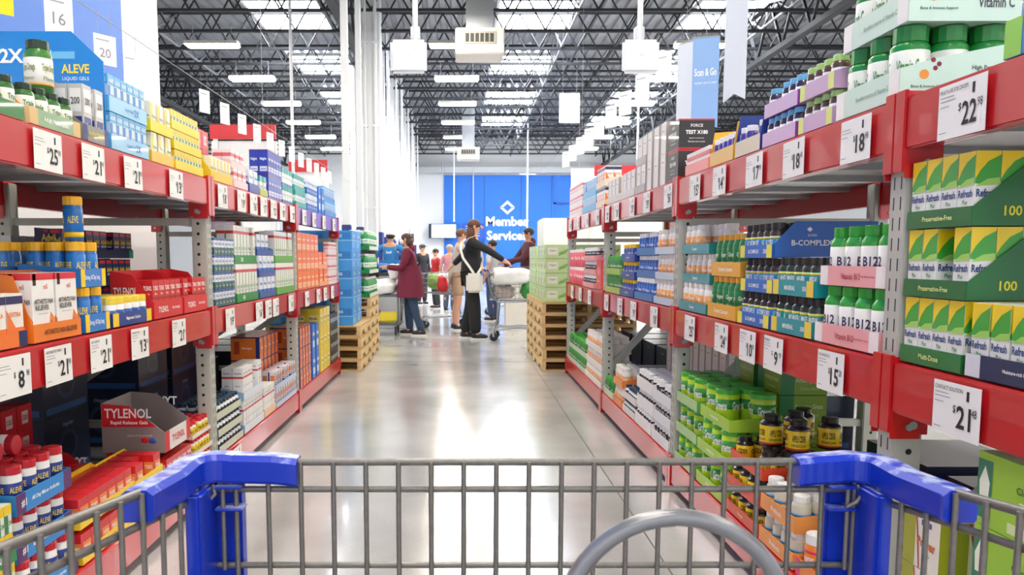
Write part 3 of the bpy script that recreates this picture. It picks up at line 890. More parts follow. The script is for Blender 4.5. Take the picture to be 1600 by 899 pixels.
carton('powerbox', 'gummy_carton', 'white and olive carton with orange lettering', .15, .2, .137, '#efe9dc', bands=((0, .34, 0, 1, '#a7a92c'), (.5, .78, .8, .9, '#4a4f8c')),
       texts=(('Power', .66, .5, .5, .18, '#d3602c', .03), ('Gummy', .66, .3, .3, .07, '#8a7f70')), polys=(([(.33, 1), (.37, 1), (.44, .5), (.50, 0), (.46, 0), (.40, .5)], '#c4402c'),))
carton('greencrate', 'powder_carton', 'green carton with pale lettering', .26, .2, .11, '#7fa526', bands=((0, .3, 0, 1, '#1f7a3c'),), texts=(('Amazing Grass', .62, .55, .6, .24, '#d8e8a4'), ('Greens Blend', .62, .25, .4, .12, '#c4d888')))
carton('pale_green_case', 'drink_case', 'pale green printed carton', .26, .30, .150, '#c9e3a8', bands=((.1, .5, .3, .8, '#eef4e2'), (.0, 1, 0, .08, '#a9cf80')), texts=(('Organic', .3, .58, .3, .14, '#5d8f3a'), ('Apple', .72, .4, .3, .14, '#6fa34a')), polys=(([(.55, .2), (.95, .55), (.95, .75), (.55, .45)], '#8fc463'),))
carton('blue_case', 'water_case', 'bright blue shrink-wrapped case', .30, .36, .198, '#3f9be6', bands=((0, 1, .46, .5, '#9fd0f5'), (.1, .5, .1, .4, '#78bdf0'), (.55, .95, .55, .9, '#2b7fd0')), texts=(('PURE', .5, .72, .4, .15, '#e9f5ff'),))
carton('coral_box', 'supplement_carton', 'coral red carton with round pale mark', .22, .15, .24, '#e04a4c', bands=((.0, 1, 0, .05, '#b8383c'),), texts=(('Focus', .5, .3, .5, .08, '#ffe0dc'),), polys=(([(.5 + .16 * math.cos(a * PI / 8), .62 + .15 * math.sin(a * PI / 8)) for a in range(16)], '#f6a39a'),))
carton('navyback', 'storage_carton', 'dark navy carton with round print', .42, .4, .30, '#13203f', bands=((.05, .95, .06, .16, '#2a5a9a'),), texts=(('Organizer', .5, .84, .5, .08, '#8fa6cf'),), polys=(([(.5 + .2 * math.cos(a * PI / 10), .5 + .26 * math.sin(a * PI / 10)) for a in range(20)], '#2c3d66'), ([(.5 + .15 * math.cos(a * PI / 10), .5 + .19 * math.sin(a * PI / 10)) for a in range(20)], '#0d1730')))

# =================== medicine rack (s=-1), middle shelf
S = stack
S(-1, 1, 2.00, 2.29, 1, 'orange_navy', 2, tray='#ef7a2c', cname='orange', pl='orange cartons', lip=.045, side=.12, back=.12, lipcol='#ef7a2c', endcol='#232a5e')
S(-1, 1, 2.32, 2.63, 1, 'arthritis', 2, tray='#f08226', cname='wide orange', pl='white cartons', lip=.055, side=.2, back=.215, slope=.35, liptext=(('ARTHRITIS PAIN RELIEVER', .55, .7, .3),), tcol='#5a1c10', inner='#d96f20')
S(-1, 1, 2.655, 2.835, 2, 'aleve_blue', 3, tray='#1a78cc', cname='blue', pl='yellow capped bottles', lip=.062, back=.08, lipcol='#2d7fd2', endcol='#ffd21e', liptext=(('Strong. All Day Long.', .45, .6, .35),))
S(-1, 1, 2.62, 2.97, 2, 'aleve_blue', 2, tray='#1a78cc', cname='rear blue', pl='yellow capped bottles', lip=.07, back=.08, off=.24, liptext=(('RELIEVES', .5, .6, .4),))
S(-1, 1, 2.855, 3.20, 1, 'naproxen', 3, tray='#23408e', cname='navy', pl='white bottles', lip=.05, back=.07, endcol='#f6cf2a', liptext=(('Naproxen Sodium', .5, .6, .35),))
for a, b, nm in ((3.225, 3.545, 'red'), (3.565, 3.875, 'bright red')):
    S(-1, 1, a, b, 1, 'tylenol', 4, tray='#d6202a', cname=nm, pl='red cartons', lip=.075, side=.185, back=.2, slope=.5, levels=2, fill=.8, liptext=(('TYLENOL', .3, .34, .34), ('Extra Strength', .75, .34, .2)),
      sidetext=(('TYLENOL', .66, .115, .55, .035, '#ffffff'), ('Extra Strength', .62, .07, .5, .02, '#ffd0d0')))
spawn('aleve_blue', (-1.33, 2.76, 1.258), PI / 2 + .3, 'single blue bottle with yellow cap standing on top of the blue trays', 'single blue bottle')
S(-1, 1, 3.2, 3.86, 3, 'advil', 2, tray='#101c4a', cname='dark navy', pl='blue cartons', lip=.04, side=.1, back=.125, off=.36, endcol='#1f8a6a', sidetext=(('Advil', .5, .085, .5, .03, '#e6c83a'),))
S(-1, 1, 3.3, 3.84, 3, 'advil_teal', 2, tray='#1a7a68', cname='teal', pl='teal cartons', lip=.04, back=.06, off=.62)
# middle shelf, further bays
S(-1, 1, 4.06, 4.42, 4, 'advil_small', 1, cname='', pl='small teal cartons')
S(-1, 1, 4.45, 4.92, 2, 'greenwhite', 2, tray='#1f8a3c', cname='green', pl='tall white cartons', lip=.05, side=.12, back=.16, slope=.9, liptext=(('500', .3, .2, .5),))
S(-1, 1, 4.95, 5.38, 3, 'bluewhite', 2, tray='#2b4f9c', cname='blue', pl='white and blue cartons', lip=.04, side=.06, back=.09, where=' near bay')
S(-1, 1, 5.41, 5.98, 2, 'greenwhite', 2, tray='#5aa63c', cname='leaf green', pl='tall white cartons', lip=.05, back=.1)
S(-1, 1, 6.1, 7.0, 3, 'orangebag', 2, cname='', pl='orange cartons')
S(-1, 1, 7.03, 7.5, 2, 'orangebag', 2, tray='#f0a070', cname='peach', pl='orange cartons', lip=.04)
S(-1, 1, 7.53, 8.02, 4, 'pinkwhite', 1, cname='', pl='pale red cartons')
# =================== bottom shelf
S(-1, 0, 1.96, 2.17, 2, 'yellow_green', 2, tray='#2f8a4a', cname='green', pl='green cartons', lip=.05, back=.07, levels=2, liptext=(('BONE', .5, .4, .4),))
zt = S(-1, 0, 2.19, 2.53, 3, 'aleve_white', 4, tray='#2e8bd6', cname='sky blue', pl='red capped bottles', lip=.062, back=.08, endcol='#5b2a6a', liptext=(('All Day Minor Arthritis', .5, .6, .26), ('#1', .12, .1, .4)), tcol='#ffffff')
carton('mini_red', 'cold_relief_carton', 'red and orange carton', .07, .05, .1, '#d5202c', bands=((.2, 1, .1, .7, '#f08a3a'),), texts=(('TYLENOL', .6, .5, .66, .16, '#ffffff'),))
S(-1, 0, 2.56, 2.98, 2, 'mini_red', 3, tray='#f2c91e', cname='yellow', pl='red and orange cartons', lip=.045, side=.1, back=.12, slope=.8, lipcol='#f4d23a', liptext=(('TYLENOL', .5, .5, .4),), tcol='#b8301c', fill=.75)
S(-1, 0, 3.00, 3.27, 2, 'mini_red', 3, tray='#f6d63c', cname='lemon yellow', pl='red and orange cartons', lip=.045, side=.09, back=.11, slope=.8, tcol='#b8301c', fill=.8)
S(-1, 0, 3.00, 3.27, 1, 'tylenol', 6, tray='#c81c28', cname='dark red', pl='red cartons', lip=.06, side=.2, back=.22, slope=.6, levels=2, off=.26, sidetext=(('TYLENOL', .6, .165, .6, .036, '#ffffff'), ('Rapid Release Gels', .6, .12, .6, .018, '#ffd0d0')))
S(-1, 0, 3.30, 3.61, 1, 'tylenol', 6, tray='#d6202a', cname='red', pl='red cartons', lip=.06, side=.185, back=.19, slope=.35, levels=2, sidetext=(('TYLENOL', .6, .15, .55, .036, '#ffffff'), ('Rapid Release Gels', .6, .105, .55, .02, '#ffd0d0')))
# the half-empty grey tray that stands on it
carton_tray = tray_mesh(.31, .27, .09, .205, .215, '#8d8483', '#e9e2e0', (('TYLENOL', .5, .5, .34),), (('TYLENOL', .58, .172, .74, .042, '#ffffff'), ('Rapid Release Gels', .56, .13, .74, .02, '#ffffff'), ('LASTS UP TO 6 HOURS', .4, .075, .4, .008, '#d8d0d0')), '#8f8684', '#d6202a', .55, '#d6202a')
for s_ in (-1, 1):
    xs = s_ * (.155 + .0006)
    pts = [(0.012, .1), (.268, .12), (.268, .212), (.15, .203), (.012, .098)]
    carton_tray.add([(xs, y, z) for y, z in [(.035, .113), (.268, .113), (.268, .212), (.15, .2035)]], [(0, 1, 2, 3)], M('#d6202a', .4))
    carton_tray.ball((xs, .085, .055), .003, .02, .012, M('#d6202a', .4), 10, 6)
    carton_tray.ball((xs, .055, .053), .003, .02, .012, M('#2a5fae', .4), 10, 6)
g = carton_tray.build('display_tray'); g.location = (-(1.26 + .012), 3.52, .3665); g.rotation_euler = (0, 0, PI / 2)
tag(g, 'nearly empty grey and red display tray standing on the red cartons', 'tray')
for i in range(3):
    spawn('tylenol', (-(1.26 + .10 + .05 * i), 3.42 + .07 * i, .3695), PI / 2, 'red carton left in the nearly empty grey tray', 'red cartons in the nearly empty grey tray')
S(-1, 0, 3.64, 3.91, 3, 'red_mini', 4, tray='#e9dfd2', cname='cream', pl='small red capped bottles', lip=.02, back=.03)
S(-1, 0, 2.0, 3.25, 4, 'redbox', 1, off=.55, pl='red cartons', where=' rear')
S(-1, 0, 3.35, 3.9, 2, 'navyback', 1, off=.6, pl='dark navy cartons', where=' rear corner')
# loose bottles lying on the top tier
for i, yy in enumerate((2.30, 2.40)):
    p = P['aleve_white']; o = dup(p['proto'], (-1.50, yy, zt + .032), rot=(0, PI / 2, 0)); tag(o, 'red capped white bottle lying on its side over the sky blue trays', 'bottle', 'bottles lying over the sky blue trays')
S(-1, 0, 4.05, 4.50, 3, 'black_mini', 4, tray='#2c5f8c', cname='steel blue', pl='small dark capped bottles', lip=.04, back=.06, lipcol='#c9ccb0')
S(-1, 0, 4.53, 4.98, 2, 'whiteslant', 2, tray='#8fb4d8', cname='pale blue', pl='slim white cartons', lip=.05, back=.08, lipcol='#dfe6ee', jitter=1.2)
S(-1, 0, 5.00, 5.30, 1, 'whiteslant', 2, tray='#f0c9a0', cname='peach', pl='slim white cartons', lip=.05, back=.08, jitter=1.2)
S(-1, 0, 5.33, 5.98, 2, 'navywhite', 2, tray='#c8d4ea', cname='pale', pl='navy and white cartons', lip=.035, back=.05)
z2 = S(-1, 0, 5.40, 5.96, 3, 'orangenavy_big', 1, off=.14, pl='orange cartons')
S(-1, 0, 4.2, 5.2, 2, 'navyback', 1, off=.5, pl='dark navy cartons', where=' behind white cartons')
S(-1, 0, 6.12, 6.58, 3, 'orangenavy_big', 1, pl='orange cartons', where=' second row')
S(-1, 0, 6.62, 6.98, 2, 'bluecase', 2, pl='bright blue cartons')
S(-1, 0, 7.02, 7.55, 3, 'yellowbag', 2, pl='yellow bags')
S(-1, 0, 7.58, 8.02, 4, 'darkcase', 2, pl='dark cartons')
# =================== top shelf
S(-1, 2, 2.02, 2.34, 1, 'green_herb', 2, tray='#e8a04a', cname='orange and green', pl='green bottles', lip=.045, side=.13, back=.14, slope=.7, lipcol='#2f7d3a', liptext=(('2 per', .5, .3, .5),), tcol='#e8e84a')
S(-1, 2, 2.36, 2.685, 1, 'green_herb', 3, tray='#e6d3a4', cname='cream and green', pl='green bottles', lip=.05, back=.05, lipcol='#8fb48a', endcol='#d9b878', liptext=(('Adult Multivitamin', .5, .5, .3),))
spawn('green_tall', (-1.35, 2.62, 1.595 + .124), PI / 2 - .4, 'tall green bottle standing on top of the shorter green bottles', 'tall green bottle')
S(-1, 2, 2.70, 2.885, 1, 'silver_pm', 2, tray='#8f8a86', cname='silver grey', pl='silver cartons', lip=.055, side=.13, back=.2, slope=.8, endcol='#23357c', liptext=(('MAXIMUM STRENGTH', .5, .6, .3),), tcol='#e8e04a')
S(-1, 2, 2.905, 3.235, 2, 'lightblue', 2, tray='#5cb7ea', cname='light blue', pl='pale blue cartons', lip=.055, back=.08, lipcol='#9fd2f2', liptext=(('2X', .7, .15, .5), ('Liquid Gels', .5, .4, .3)), tcol='#2b6fc0')
# tall blue show panel standing at the near side of the light blue trays
mb = MB(); BP = M('#1686d8', .4, coat=.2)
mb.prism([(.0, 0), (.42, 0), (.42, .405), (.11, .405), (0, .30)], 'x', -.002, .002, BP)
for s_ in (-1, 1):
    rr = (0, s_, 0)
    mb.text('ALEVE', (s_ * .0035, .10, .275), rr, (0, 0, 1), .1, .032, M('#ffe04a', .5, vary=0), bold=.03)
    mb.text('LIQUID GELS', (s_ * .0035, .10, .24), rr, (0, 0, 1), .1, .014, M('#ffffff', .5, vary=0))
    mb.text('2X', (s_ * .0035, .325, .32), rr, (0, 0, 1), .09, .05, M('#ffffff', .5, vary=0), bold=.03)
    mb.text('Longer Relief', (s_ * .0035, .225, .33), rr, (0, 0, 1), .085, .02, M('#ffffff', .5, vary=0), bold=.02)
    mb.quad((s_ * .0028, .10, .31), (s_ * .0028, .20, .31), (s_ * .0028, .20, .335), (s_ * .0028, .10, .335), M('#74c2ee', .5))
o = mb.build('promotional_sign'); o.location = (-(1.26 + .02), 2.936, 1.597); o.rotation_euler = (0, 0, PI / 2)
tag(o, 'tall bright blue show panel with 2X print rising behind the silver cartons', 'sign')
S(-1, 2, 3.26, 3.50, 1, 'pale_yellow', 3, tray='#f0c64a', cname='amber', pl='white and orange cartons', lip=.045, side=.08, back=.1, levels=1)
S(-1, 2, 3.26, 3.50, 1, 'pale_yellow', 2, tray='#f3dc1c', cname='upper amber', pl='white and orange cartons', lip=.045, side=.1, back=.125, z=1.596 + .124, slope=.9)
S(-1, 2, 3.52, 3.88, 3, 'yellow_green', 2, tray='#f4d816', cname='bright yellow', pl='green cartons', lip=.04, side=.07, back=.088, slope=.8)
S(-1, 2, 4.04, 4.42, 1, 'pale_yellow', 2, tray='#f0c81e', cname='deep yellow', pl='white cartons', lip=.05, side=.14, back=.15, slope=.6)
S(-1, 2, 4.04, 4.62, 3, 'redbox', 2, off=.2, pl='red cartons')
S(-1, 2, 4.45, 4.74, 2, 'pinkwhite', 2, tray='#f0cfd2', cname='pink', pl='pale red cartons', lip=.04)
S(-1, 2, 4.77, 5.00, 1, 'bluewhite', 2, tray='#2336a0', cname='royal blue', pl='white and blue cartons', lip=.05, side=.16, back=.2, slope=.9)
S(-1, 2, 5.02, 5.22, 1, 'tealwhite', 2, tray='#b5c83a', cname='lime', pl='teal topped cartons', lip=.04, side=.12, back=.16, slope=.9)
S(-1, 2, 5.24, 5.62, 2, 'blueyellow', 2, pl='royal blue cartons')
S(-1, 2, 5.64, 5.98, 2, 'tealwhite', 2, pl='teal topped cartons')
S(-1, 2, 6.10, 6.5, 2, 'tealwhite', 2, tray='#2fa7a0', cname='turquoise', pl='teal topped cartons', lip=.04)
S(-1, 2, 6.53, 7.0, 2, 'bluewhite', 2, pl='blue based cartons', where=' far bay')
S(-1, 2, 7.03, 7.35, 1, 'bluecase', 2, pl='bright blue cartons')
S(-1, 2, 7.38, 8.02, 2, 'lightblue', 2, tray='#4a8fd0', cname='mid blue', pl='pale blue cartons', lip=.05)

# =================== vitamin rack (s=1), middle shelf
S(1, 1, 1.64, 1.882, 1, 'refresh', 4, tray='#24793c', cname='green', pl='eye drop cartons', lip=.042, back=.05, liptext=(('Multi-Dose', .5, .5, .3),), tcol='#e6f2a0', gap=0)
for t in range(2):
    S(1, 1, 1.635, 1.882, 1, 'refresh', 4, tray='#1d6b34', cname=('middle green', 'topmost green')[t], pl='eye drop cartons', lip=.042, side=.157, back=.157, slope=.62, z=.946 + .1615 * (t + 1),
      liptext=(('Preservative-Free', .5, .5, .28),), tcol='#e6f2a0', sidetext=(('100', .38, .032, .2, .022, '#f0e43a'), ('Refresh', .78, .10, .36, .024, '#ffffff')))
S(1, 1, 1.25, 1.63, 1, 'refresh', 3, tray='#1f2f56', cname='navy', pl='eye drop cartons', lip=.05, back=.05, endcol='#d8dbe4', liptext=(('Moisture-rich Relief for Dry Eyes', .5, .6, .2),))
S(1, 1, 2.03, 2.455, 2, 'b12', 2, tray='#f0a9ad', cname='pink', pl='green capped bottles', lip=.058, back=.07, endcol='#f4eeee', liptext=(('Vitamin B12', .5, .3, .3), ('Energy Metabolism Support', .76, .3, .12)), tcol='#b02c3c')
zt = S(1, 1, 2.475, 2.80, 2, 'dcomplex', 2, tray='#1296a0', cname='teal', pl='black capped bottles', lip=.052, back=.07, endcol='#f0d24a', liptext=(('MINERAL', .45, .3, .3), ('300', .8, .14, .3)), levels=1)
S(1, 1, 2.82, 3.14, 3, 'bcomplex', 2, tray='#1a66c2', cname='blue', pl='black capped bottles', lip=.048, back=.07, side=.06, endcol='#f0e24a', liptext=(('B-COMPLEX', .45, .4, .3), ('300', .8, .14, .35)))
mb = MB(); BP = M('#175fb8', .4, coat=.2)
mb.prism([(0, .0), (.36, 0), (.36, .125), (.07, .125), (0, .05)], 'x', -.002, .002, BP)
for s_ in (-1, 1):
    mb.text('B-COMPLEX', (s_ * .0035, .13, .05), (0, s_, 0), (0, 0, 1), .15, .02, M('#ffffff', .5, vary=0), bold=.02)
    mb.text('SUPER', (s_ * .0035, .13, .076), (0, s_, 0), (0, 0, 1), .05, .008, M('#ffffff', .5, vary=0))
    mb.add([(s_ * .003, .12 + a, .097 + b) for a, b in ((-.01, 0), (0, .009), (.01, 0), (0, -.009))], [(0, 1, 2, 3)], M('#ffffff', .5))
o = mb.build('promotional_sign'); o.location = (1.08 + .02, 2.83, zt + .012 + .105); o.rotation_euler = (0, 0, -PI / 2)
tag(o, 'blue show panel lettered B-COMPLEX standing over the teal trays', 'sign')
o.location.z = .946 + 2 * .1285
S(1, 1, 3.16, 3.52, 2, 'omega', 2, tray='#e9ab33', cname='amber', pl='amber capped bottles', lip=.06, back=.08, side=.08, slope=.6, liptext=(('Turmeric Curcumin', .5, .5, .3),))
S(1, 1, 3.54, 3.90, 3, 'white_orange', 2, tray='#1a7f7a', cname='sea green', pl='white bottles', lip=.045, back=.075, lipcol='#4f9aa2', liptext=(('Turmeric', .5, .4, .34),))
S(1, 1, 4.06, 4.45, 3, 'white_orange', 2, tray='#c6d2e2', cname='pale blue', pl='white bottles', lip=.04, back=.06)
S(1, 1, 4.48, 4.95, 3, 'blue_bottle', 2, tray='#3a76b8', cname='mid blue', pl='blue bottles', lip=.045, back=.06)
S(1, 1, 4.98, 5.4, 3, 'navy_yellow', 2, tray='#1f3e94', cname='deep navy', pl='yellow capped bottles', lip=.05, side=.09, back=.1, slope=.9, liptext=(('Triple Strength', .5, .5, .3),))
S(1, 1, 5.43, 5.96, 2, 'green_small', 2, tray='#a9c85a', cname='light green', pl='green bottles', lip=.045, back=.06)
S(1, 1, 6.12, 6.5, 1, 'coral_box', 2, pl='coral cartons')
S(1, 1, 6.53, 7.1, 3, 'white_dark', 2, tray='#e9a0a6', cname='rose', pl='white bottles', lip=.045, back=.06)
S(1, 1, 7.13, 8.02, 2, 'pink_tub', 2, pl='pink tubs')
# bottom shelf
S(1, 0, 1.22, 1.59, 4, 'limebox', 1, pl='lime cartons')
S(1, 0, 1.70, 1.86, 3, 'powerbox', 1, off=.03, pl='white and olive cartons')
S(1, 0, 2.02, 2.28, 2, 'vitc_jar', 2, tray='#e8e04a', cname='yellow', pl='green jars', lip=.08, back=.09, lipcol='#eadf60', endcol='#f3efe8', liptext=(('Power C', .5, .3, .3),), tcol='#c85a20')
S(1, 0, 2.30, 2.52, 1, 'orange_bottle', 3, tray='#f08a3a', cname='orange', pl='orange bottles', lip=.06, back=.08, endcol='#e02a6a', levels=1)
S(1, 0, 2.54, 2.84, 2, 'clear_bottle', 3, tray='#ee9a4a', cname='light orange', pl='white capped bottles', lip=.055, back=.08, liptext=(('Probiotic', .5, .4, .34),))
S(1, 0, 2.86, 3.20, 3, 'acv_small', 3, tray='#d8401f', cname='red', pl='small black bottles', lip=.045, back=.06, liptext=(('Vinegar', .5, .3, .4),), tcol='#f4dca0')
for i, (dx, yy) in enumerate(((.10, 3.00), (.22, 3.07), (.16, 2.90), (.30, 2.95), (.28, 3.14))):
    spawn('acv', (1.08 + dx, yy, .171 + 3 * .1048 + .003), -PI / 2 - .2 * i, 'black bottle with yellow label standing loose on top of the red trays', 'loose black bottles over the red trays')
zt = S(1, 0, 3.22, 3.60, 3, 'grass_tub', 2, tray='#a6cf3a', cname='green', pl='lime powder tubs', lip=.05, back=.07, liptext=(('Amazing Grass', .5, .5, .34),))
S(1, 0, 3.62, 3.91, 3, 'grass_tub', 2, tray='#5aa65c', cname='leaf green', pl='lime powder tubs', lip=.05, back=.07, lipcol='#a8cf8a')
S(1, 0, 3.3, 3.85, 4, 'greencrate', 1, off=.27, pl='green cartons')
zc = S(1, 0, 3.30, 3.85, 1, 'greencrate', 1, off=.27, pl='green cartons', z=.172 + 4 * .112, where=' above the tubs')
S(1, 0, 2.1, 3.2, 1, 'navyback', 1, off=.55, pl='dark navy cartons', where=' rear')
S(1, 0, 4.05, 4.42, 3, 'white_dark', 3, tray='#e6e6ea', cname='pale grey', pl='banded white bottles', lip=.06, back=.08, side=.08)
S(1, 0, 4.44, 4.86, 3, 'white_dark', 3, tray='#f0f0f0', cname='white', pl='banded white bottles', lip=.07, side=.09, back=.1)
S(1, 0, 4.88, 5.25, 2, 'black_mini', 3, tray='#dcdcd8', cname='off-white', pl='small dark capped bottles', lip=.045, back=.07)
S(1, 0, 5.28, 5.58, 2, 'white_orange', 2, tray='#f08a3a', cname='deep orange', pl='white bottles', lip=.05, side=.06, back=.08)
S(1, 0, 5.60, 5.96, 1, 'green_small', 3, tray='#c9dcb8', cname='mint', pl='green bottles', lip=.05)
S(1, 0, 4.4, 5.7, 3, 'graybox', 1, off=.42, pl='grey cartons')
S(1, 0, 6.12, 6.9, 3, 'white_orange', 3, tray='#f1ece6', cname='cream', pl='white bottles', lip=.05, back=.08, side=.08)
S(1, 0, 6.93, 8.0, 2, 'green_small', 4, tray='#cdd8c6', cname='grey green', pl='green bottles', lip=.045)
# top shelf
S(1, 2, 1.20, 1.642, 1, 'white_blue_tub', 2, tray='#1f78c8', cname='blue', pl='tall white tubs', lip=.075, back=.09, endcol='#8fd04a', liptext=(('EMERGEN', .4, .4, .4),))
S(1, 2, 2.02, 2.36, 2, 'mint_jar', 3, tray='#cfe9dc', cname='mint green', pl='green jars', lip=.075, side=.10, back=.14, slope=.3, inner='#bcdccd', endcol='#f1efec', decals=((.2, .06, .012, '#f29a3a'), (.27, .095, .006, '#8a1c3a'), (.32, .085, .006, '#8a1c3a'), (.29, .075, .006, '#8a1c3a')),
  liptext=(('Excellent source of Vitamin C', .6, .5, .16),), tcol='#6f9a88', sidetext=(('High Potency', .72, .075, .25, .014, '#5a5560'), ('Vitamin C', .72, .045, .3, .026, '#4a4458'), ('Bone & Immune Support', .25, .03, .35, .009, '#4f6a60')))
S(1, 2, 2.38, 2.62, 2, 'lime_bottle', 3, tray='#c9a6cf', cname='lilac', pl='green capped bottles', lip=.05, back=.07, endcol='#d7e27a', side=.07)
S(1, 2, 2.64, 2.93, 2, 'purple_bottle', 3, tray='#8a3f9c', cname='purple', pl='blue capped bottles', lip=.05, back=.07, lipcol='#cfb0da', sidetext=(('40', .3, .035, .3, .03, '#ffffff'),))
S(1, 2, 2.95, 3.22, 1, 'navy_bottle', 3, tray='#22398c', cname='navy', pl='white capped bottles', lip=.06, side=.165, back=.17, slope=.1, lipcol='#d9cfb8')
S(1, 2, 3.24, 3.54, 1, 'navy_bottle', 3, tray='#edb62c', cname='yellow', pl='white capped bottles', lip=.06, side=.15, back=.16, slope=.1, lipcol='#e9c070')
S(1, 2, 3.56, 3.92, 1, 'pinkwhite', 2, tray='#ef9c98', cname='salmon', pl='pale red cartons', lip=.05, side=.05, back=.08)
S(1, 2, 4.04, 4.26, 2, 'blackbox', 1, pl='black cartons')
S(1, 2, 4.28, 4.75, 2, 'graybox', 2, pl='grey cartons')
S(1, 2, 4.77, 5.03, 2, 'graybox', 2, tray='#b7b1ae', cname='grey', pl='grey cartons', lip=.05)
S(1, 2, 5.05, 5.96, 1, 'graybox', 2, tray='#d8cfcc', cname='pale grey', pl='grey cartons', lip=.05)
S(1, 2, 6.12, 6.5, 2, 'orange_navy', 2, tray='#e9d9c0', cname='cream', pl='orange cartons', lip=.05)
S(1, 2, 6.53, 7.2, 2, 'lightblue', 2, tray='#5ab0e0', cname='sky blue', pl='pale blue cartons', lip=.05)
S(1, 2, 7.23, 8.03, 3, 'pinkwhite', 2, pl='pale red cartons', where=' far end')
S(-1, 0, 5.25, 5.95, 1, 'navyback', 1, off=.55, pl='dark navy cartons', where=' behind orange cartons')
S(-1, 0, 6.1, 7.98, 1, 'navyback', 1, off=.55, pl='dark navy cartons', where=' far rear')
S(1, 0, 4.05, 5.95, 1, 'navyback', 1, off=.60, pl='dark navy cartons', where=' behind grey cartons')
S(1, 0, 6.1, 7.98, 1, 'navyback', 1, off=.55, pl='dark navy cartons', where=' far rear')
print('PRODUCTS', sum(COUNT.values()), COUNT)
# ------------------------------------------------------------------ price cards
def price_card(s, lev, y, price, cents, title, label, w=.165, h=.118, dz=-.075, tilt=0.02):
    mb = MB()
    mb.box(-w / 2, w / 2, -.0012, 0, -h / 2, h / 2, PAPER)
    e = -.0022
    if title:
        mb.text(title, (-w * .46, e, h * .38), (1, 0, 0), (0, 0, 1), w * .6, h * .075, INK, align='l')
    for i, (k, ww) in enumerate(((.27, .3), (.2, .34), (.1, .2), (-.38, .16))):
        mb.quad((-w * .46, -.0018, h * k), (-w * .46 + w * ww, -.0018, h * k), (-w * .46 + w * ww, -.0018, h * k + .0016), (-w * .46, -.0018, h * k + .0016), M('#8a8a8e', .6))
    mb.box(w * .22, w * .27, -.0019, -.0012, h * .22, h * .4, INK)
    mb.text('$', (-w * .02, e, h * .02), (1, 0, 0), (0, 0, 1), w * .06, h * .16, INK, bold=.01)
    mb.text(price, (w * .18, e, -h * .1), (1, 0, 0), (0, 0, 1), w * .3, h * .42, INK, bold=.02, fit=True)
    mb.text(cents, (w * .39, e, h * .03), (1, 0, 0), (0, 0, 1), w * .1, h * .15, INK)
    o = mb.build('price_card')
    X = XF[s]
    o.location = (s * (X - .0085), ym(s, lev, y) if y > 4 else y + .01, BT[lev] + dz); o.rotation_euler = (0, tilt * random.uniform(-1, 1), -s * PI / 2)
    tag(o, label, 'price card', None)
RN = RACKW
def cards(s, lev, lst):
    for y, p, c, t, what in lst:
        price_card(s, lev, y, p, c, t, f"white price card {what}, {LEVW[lev]} beam of {RN[s]}")
cards(-1, 1, [(2.205, '8', '98', '', 'below the small orange cartons'), (2.45, '21', '98', 'ARTHRITIS PAIN', 'below the wide orange tray'), (2.745, '21', '48', 'ARTHRITIS', 'below the yellow capped bottles'),
              (3.08, '13', '28', 'NAPROXEN', 'below the navy tray'), (3.51, '21', '98', 'TYLENOL', 'between the two red trays'),
              (4.24, '19', '98', '', 'below the small teal cartons'), (4.85, '16', '98', '', 'below the tall white cartons'), (5.08, '22', '48', '', 'below the blue trays'),
              (5.28, '17', '98', '', 'next along from the blue trays'), (5.75, '14', '98', '', 'below the leaf green trays'),
              (6.35, '19', '98', '', 'first below the stacked orange cartons'), (6.85, '24', '98', '', 'second below the stacked orange cartons'), (7.2, '12', '98', '', 'below the peach trays'), (7.6, '15', '98', '', 'below the pale red cartons')])
cards(-1, 2, [(2.0, '22', '98', '', 'below the orange and green tray'), (2.45, '25', '98', '', 'below the cream and green tray'), (2.75, '21', '48', '', 'below the silver cartons'),
              (3.08, '21', '98', '', 'below the light blue trays'), (3.54, '13', '28', '', 'below the bright yellow trays'),
              (4.17, '18', '98', '', 'below the deep yellow tray'), (4.52, '19', '48', '', 'below the pink trays'), (4.78, '16', '98', '', 'below the royal blue tray'), (5.02, '17', '98', '', 'below the lime tray'),
              (5.28, '12', '48', '', 'below the nearest royal blue cartons'), (5.54, '18', '48', '', 'below the last royal blue cartons'), (5.86, '20', '98', '', 'below the teal topped cartons'),
              (6.3, '15', '98', '', 'first on the purple strip'), (6.72, '16', '48', '', 'second on the purple strip'), (7.2, '11', '98', '', 'third on the purple strip'), (7.75, '10', '98', '', 'last on the purple strip')])
cards(-1, 0, [(4.30, '17', '98', '', 'hanging by the steel blue trays')])
cards(1, 1, [(1.70, '21', '48', 'CONTACT SOLUTION', 'below the eye drop trays'), (2.295, '15', '28', 'VITAMIN B12', 'below the pink trays'), (2.725, '9', '98', 'MINERAL', 'below the teal trays'),
             (2.975, '10', '98', 'B-COMPLEX', 'below the blue trays'), (3.28, '24', '98', 'GINGER', 'below the amber trays'), (3.74, '25', '98', '', 'below the sea green trays'),
             (4.35, '18', '98', '', 'below the pale blue trays'), (4.88, '19', '98', '', 'below the blue bottles'), (5.3, '22', '98', '', 'below the deep navy trays'), (5.8, '14', '98', '', 'below the light green trays'),
             (6.6, '13', '98', '', 'below the rose trays'), (7.1, '26', '98', '', 'below the last rose bottles'), (7.6, '29', '98', '', 'below the pink tubs')])
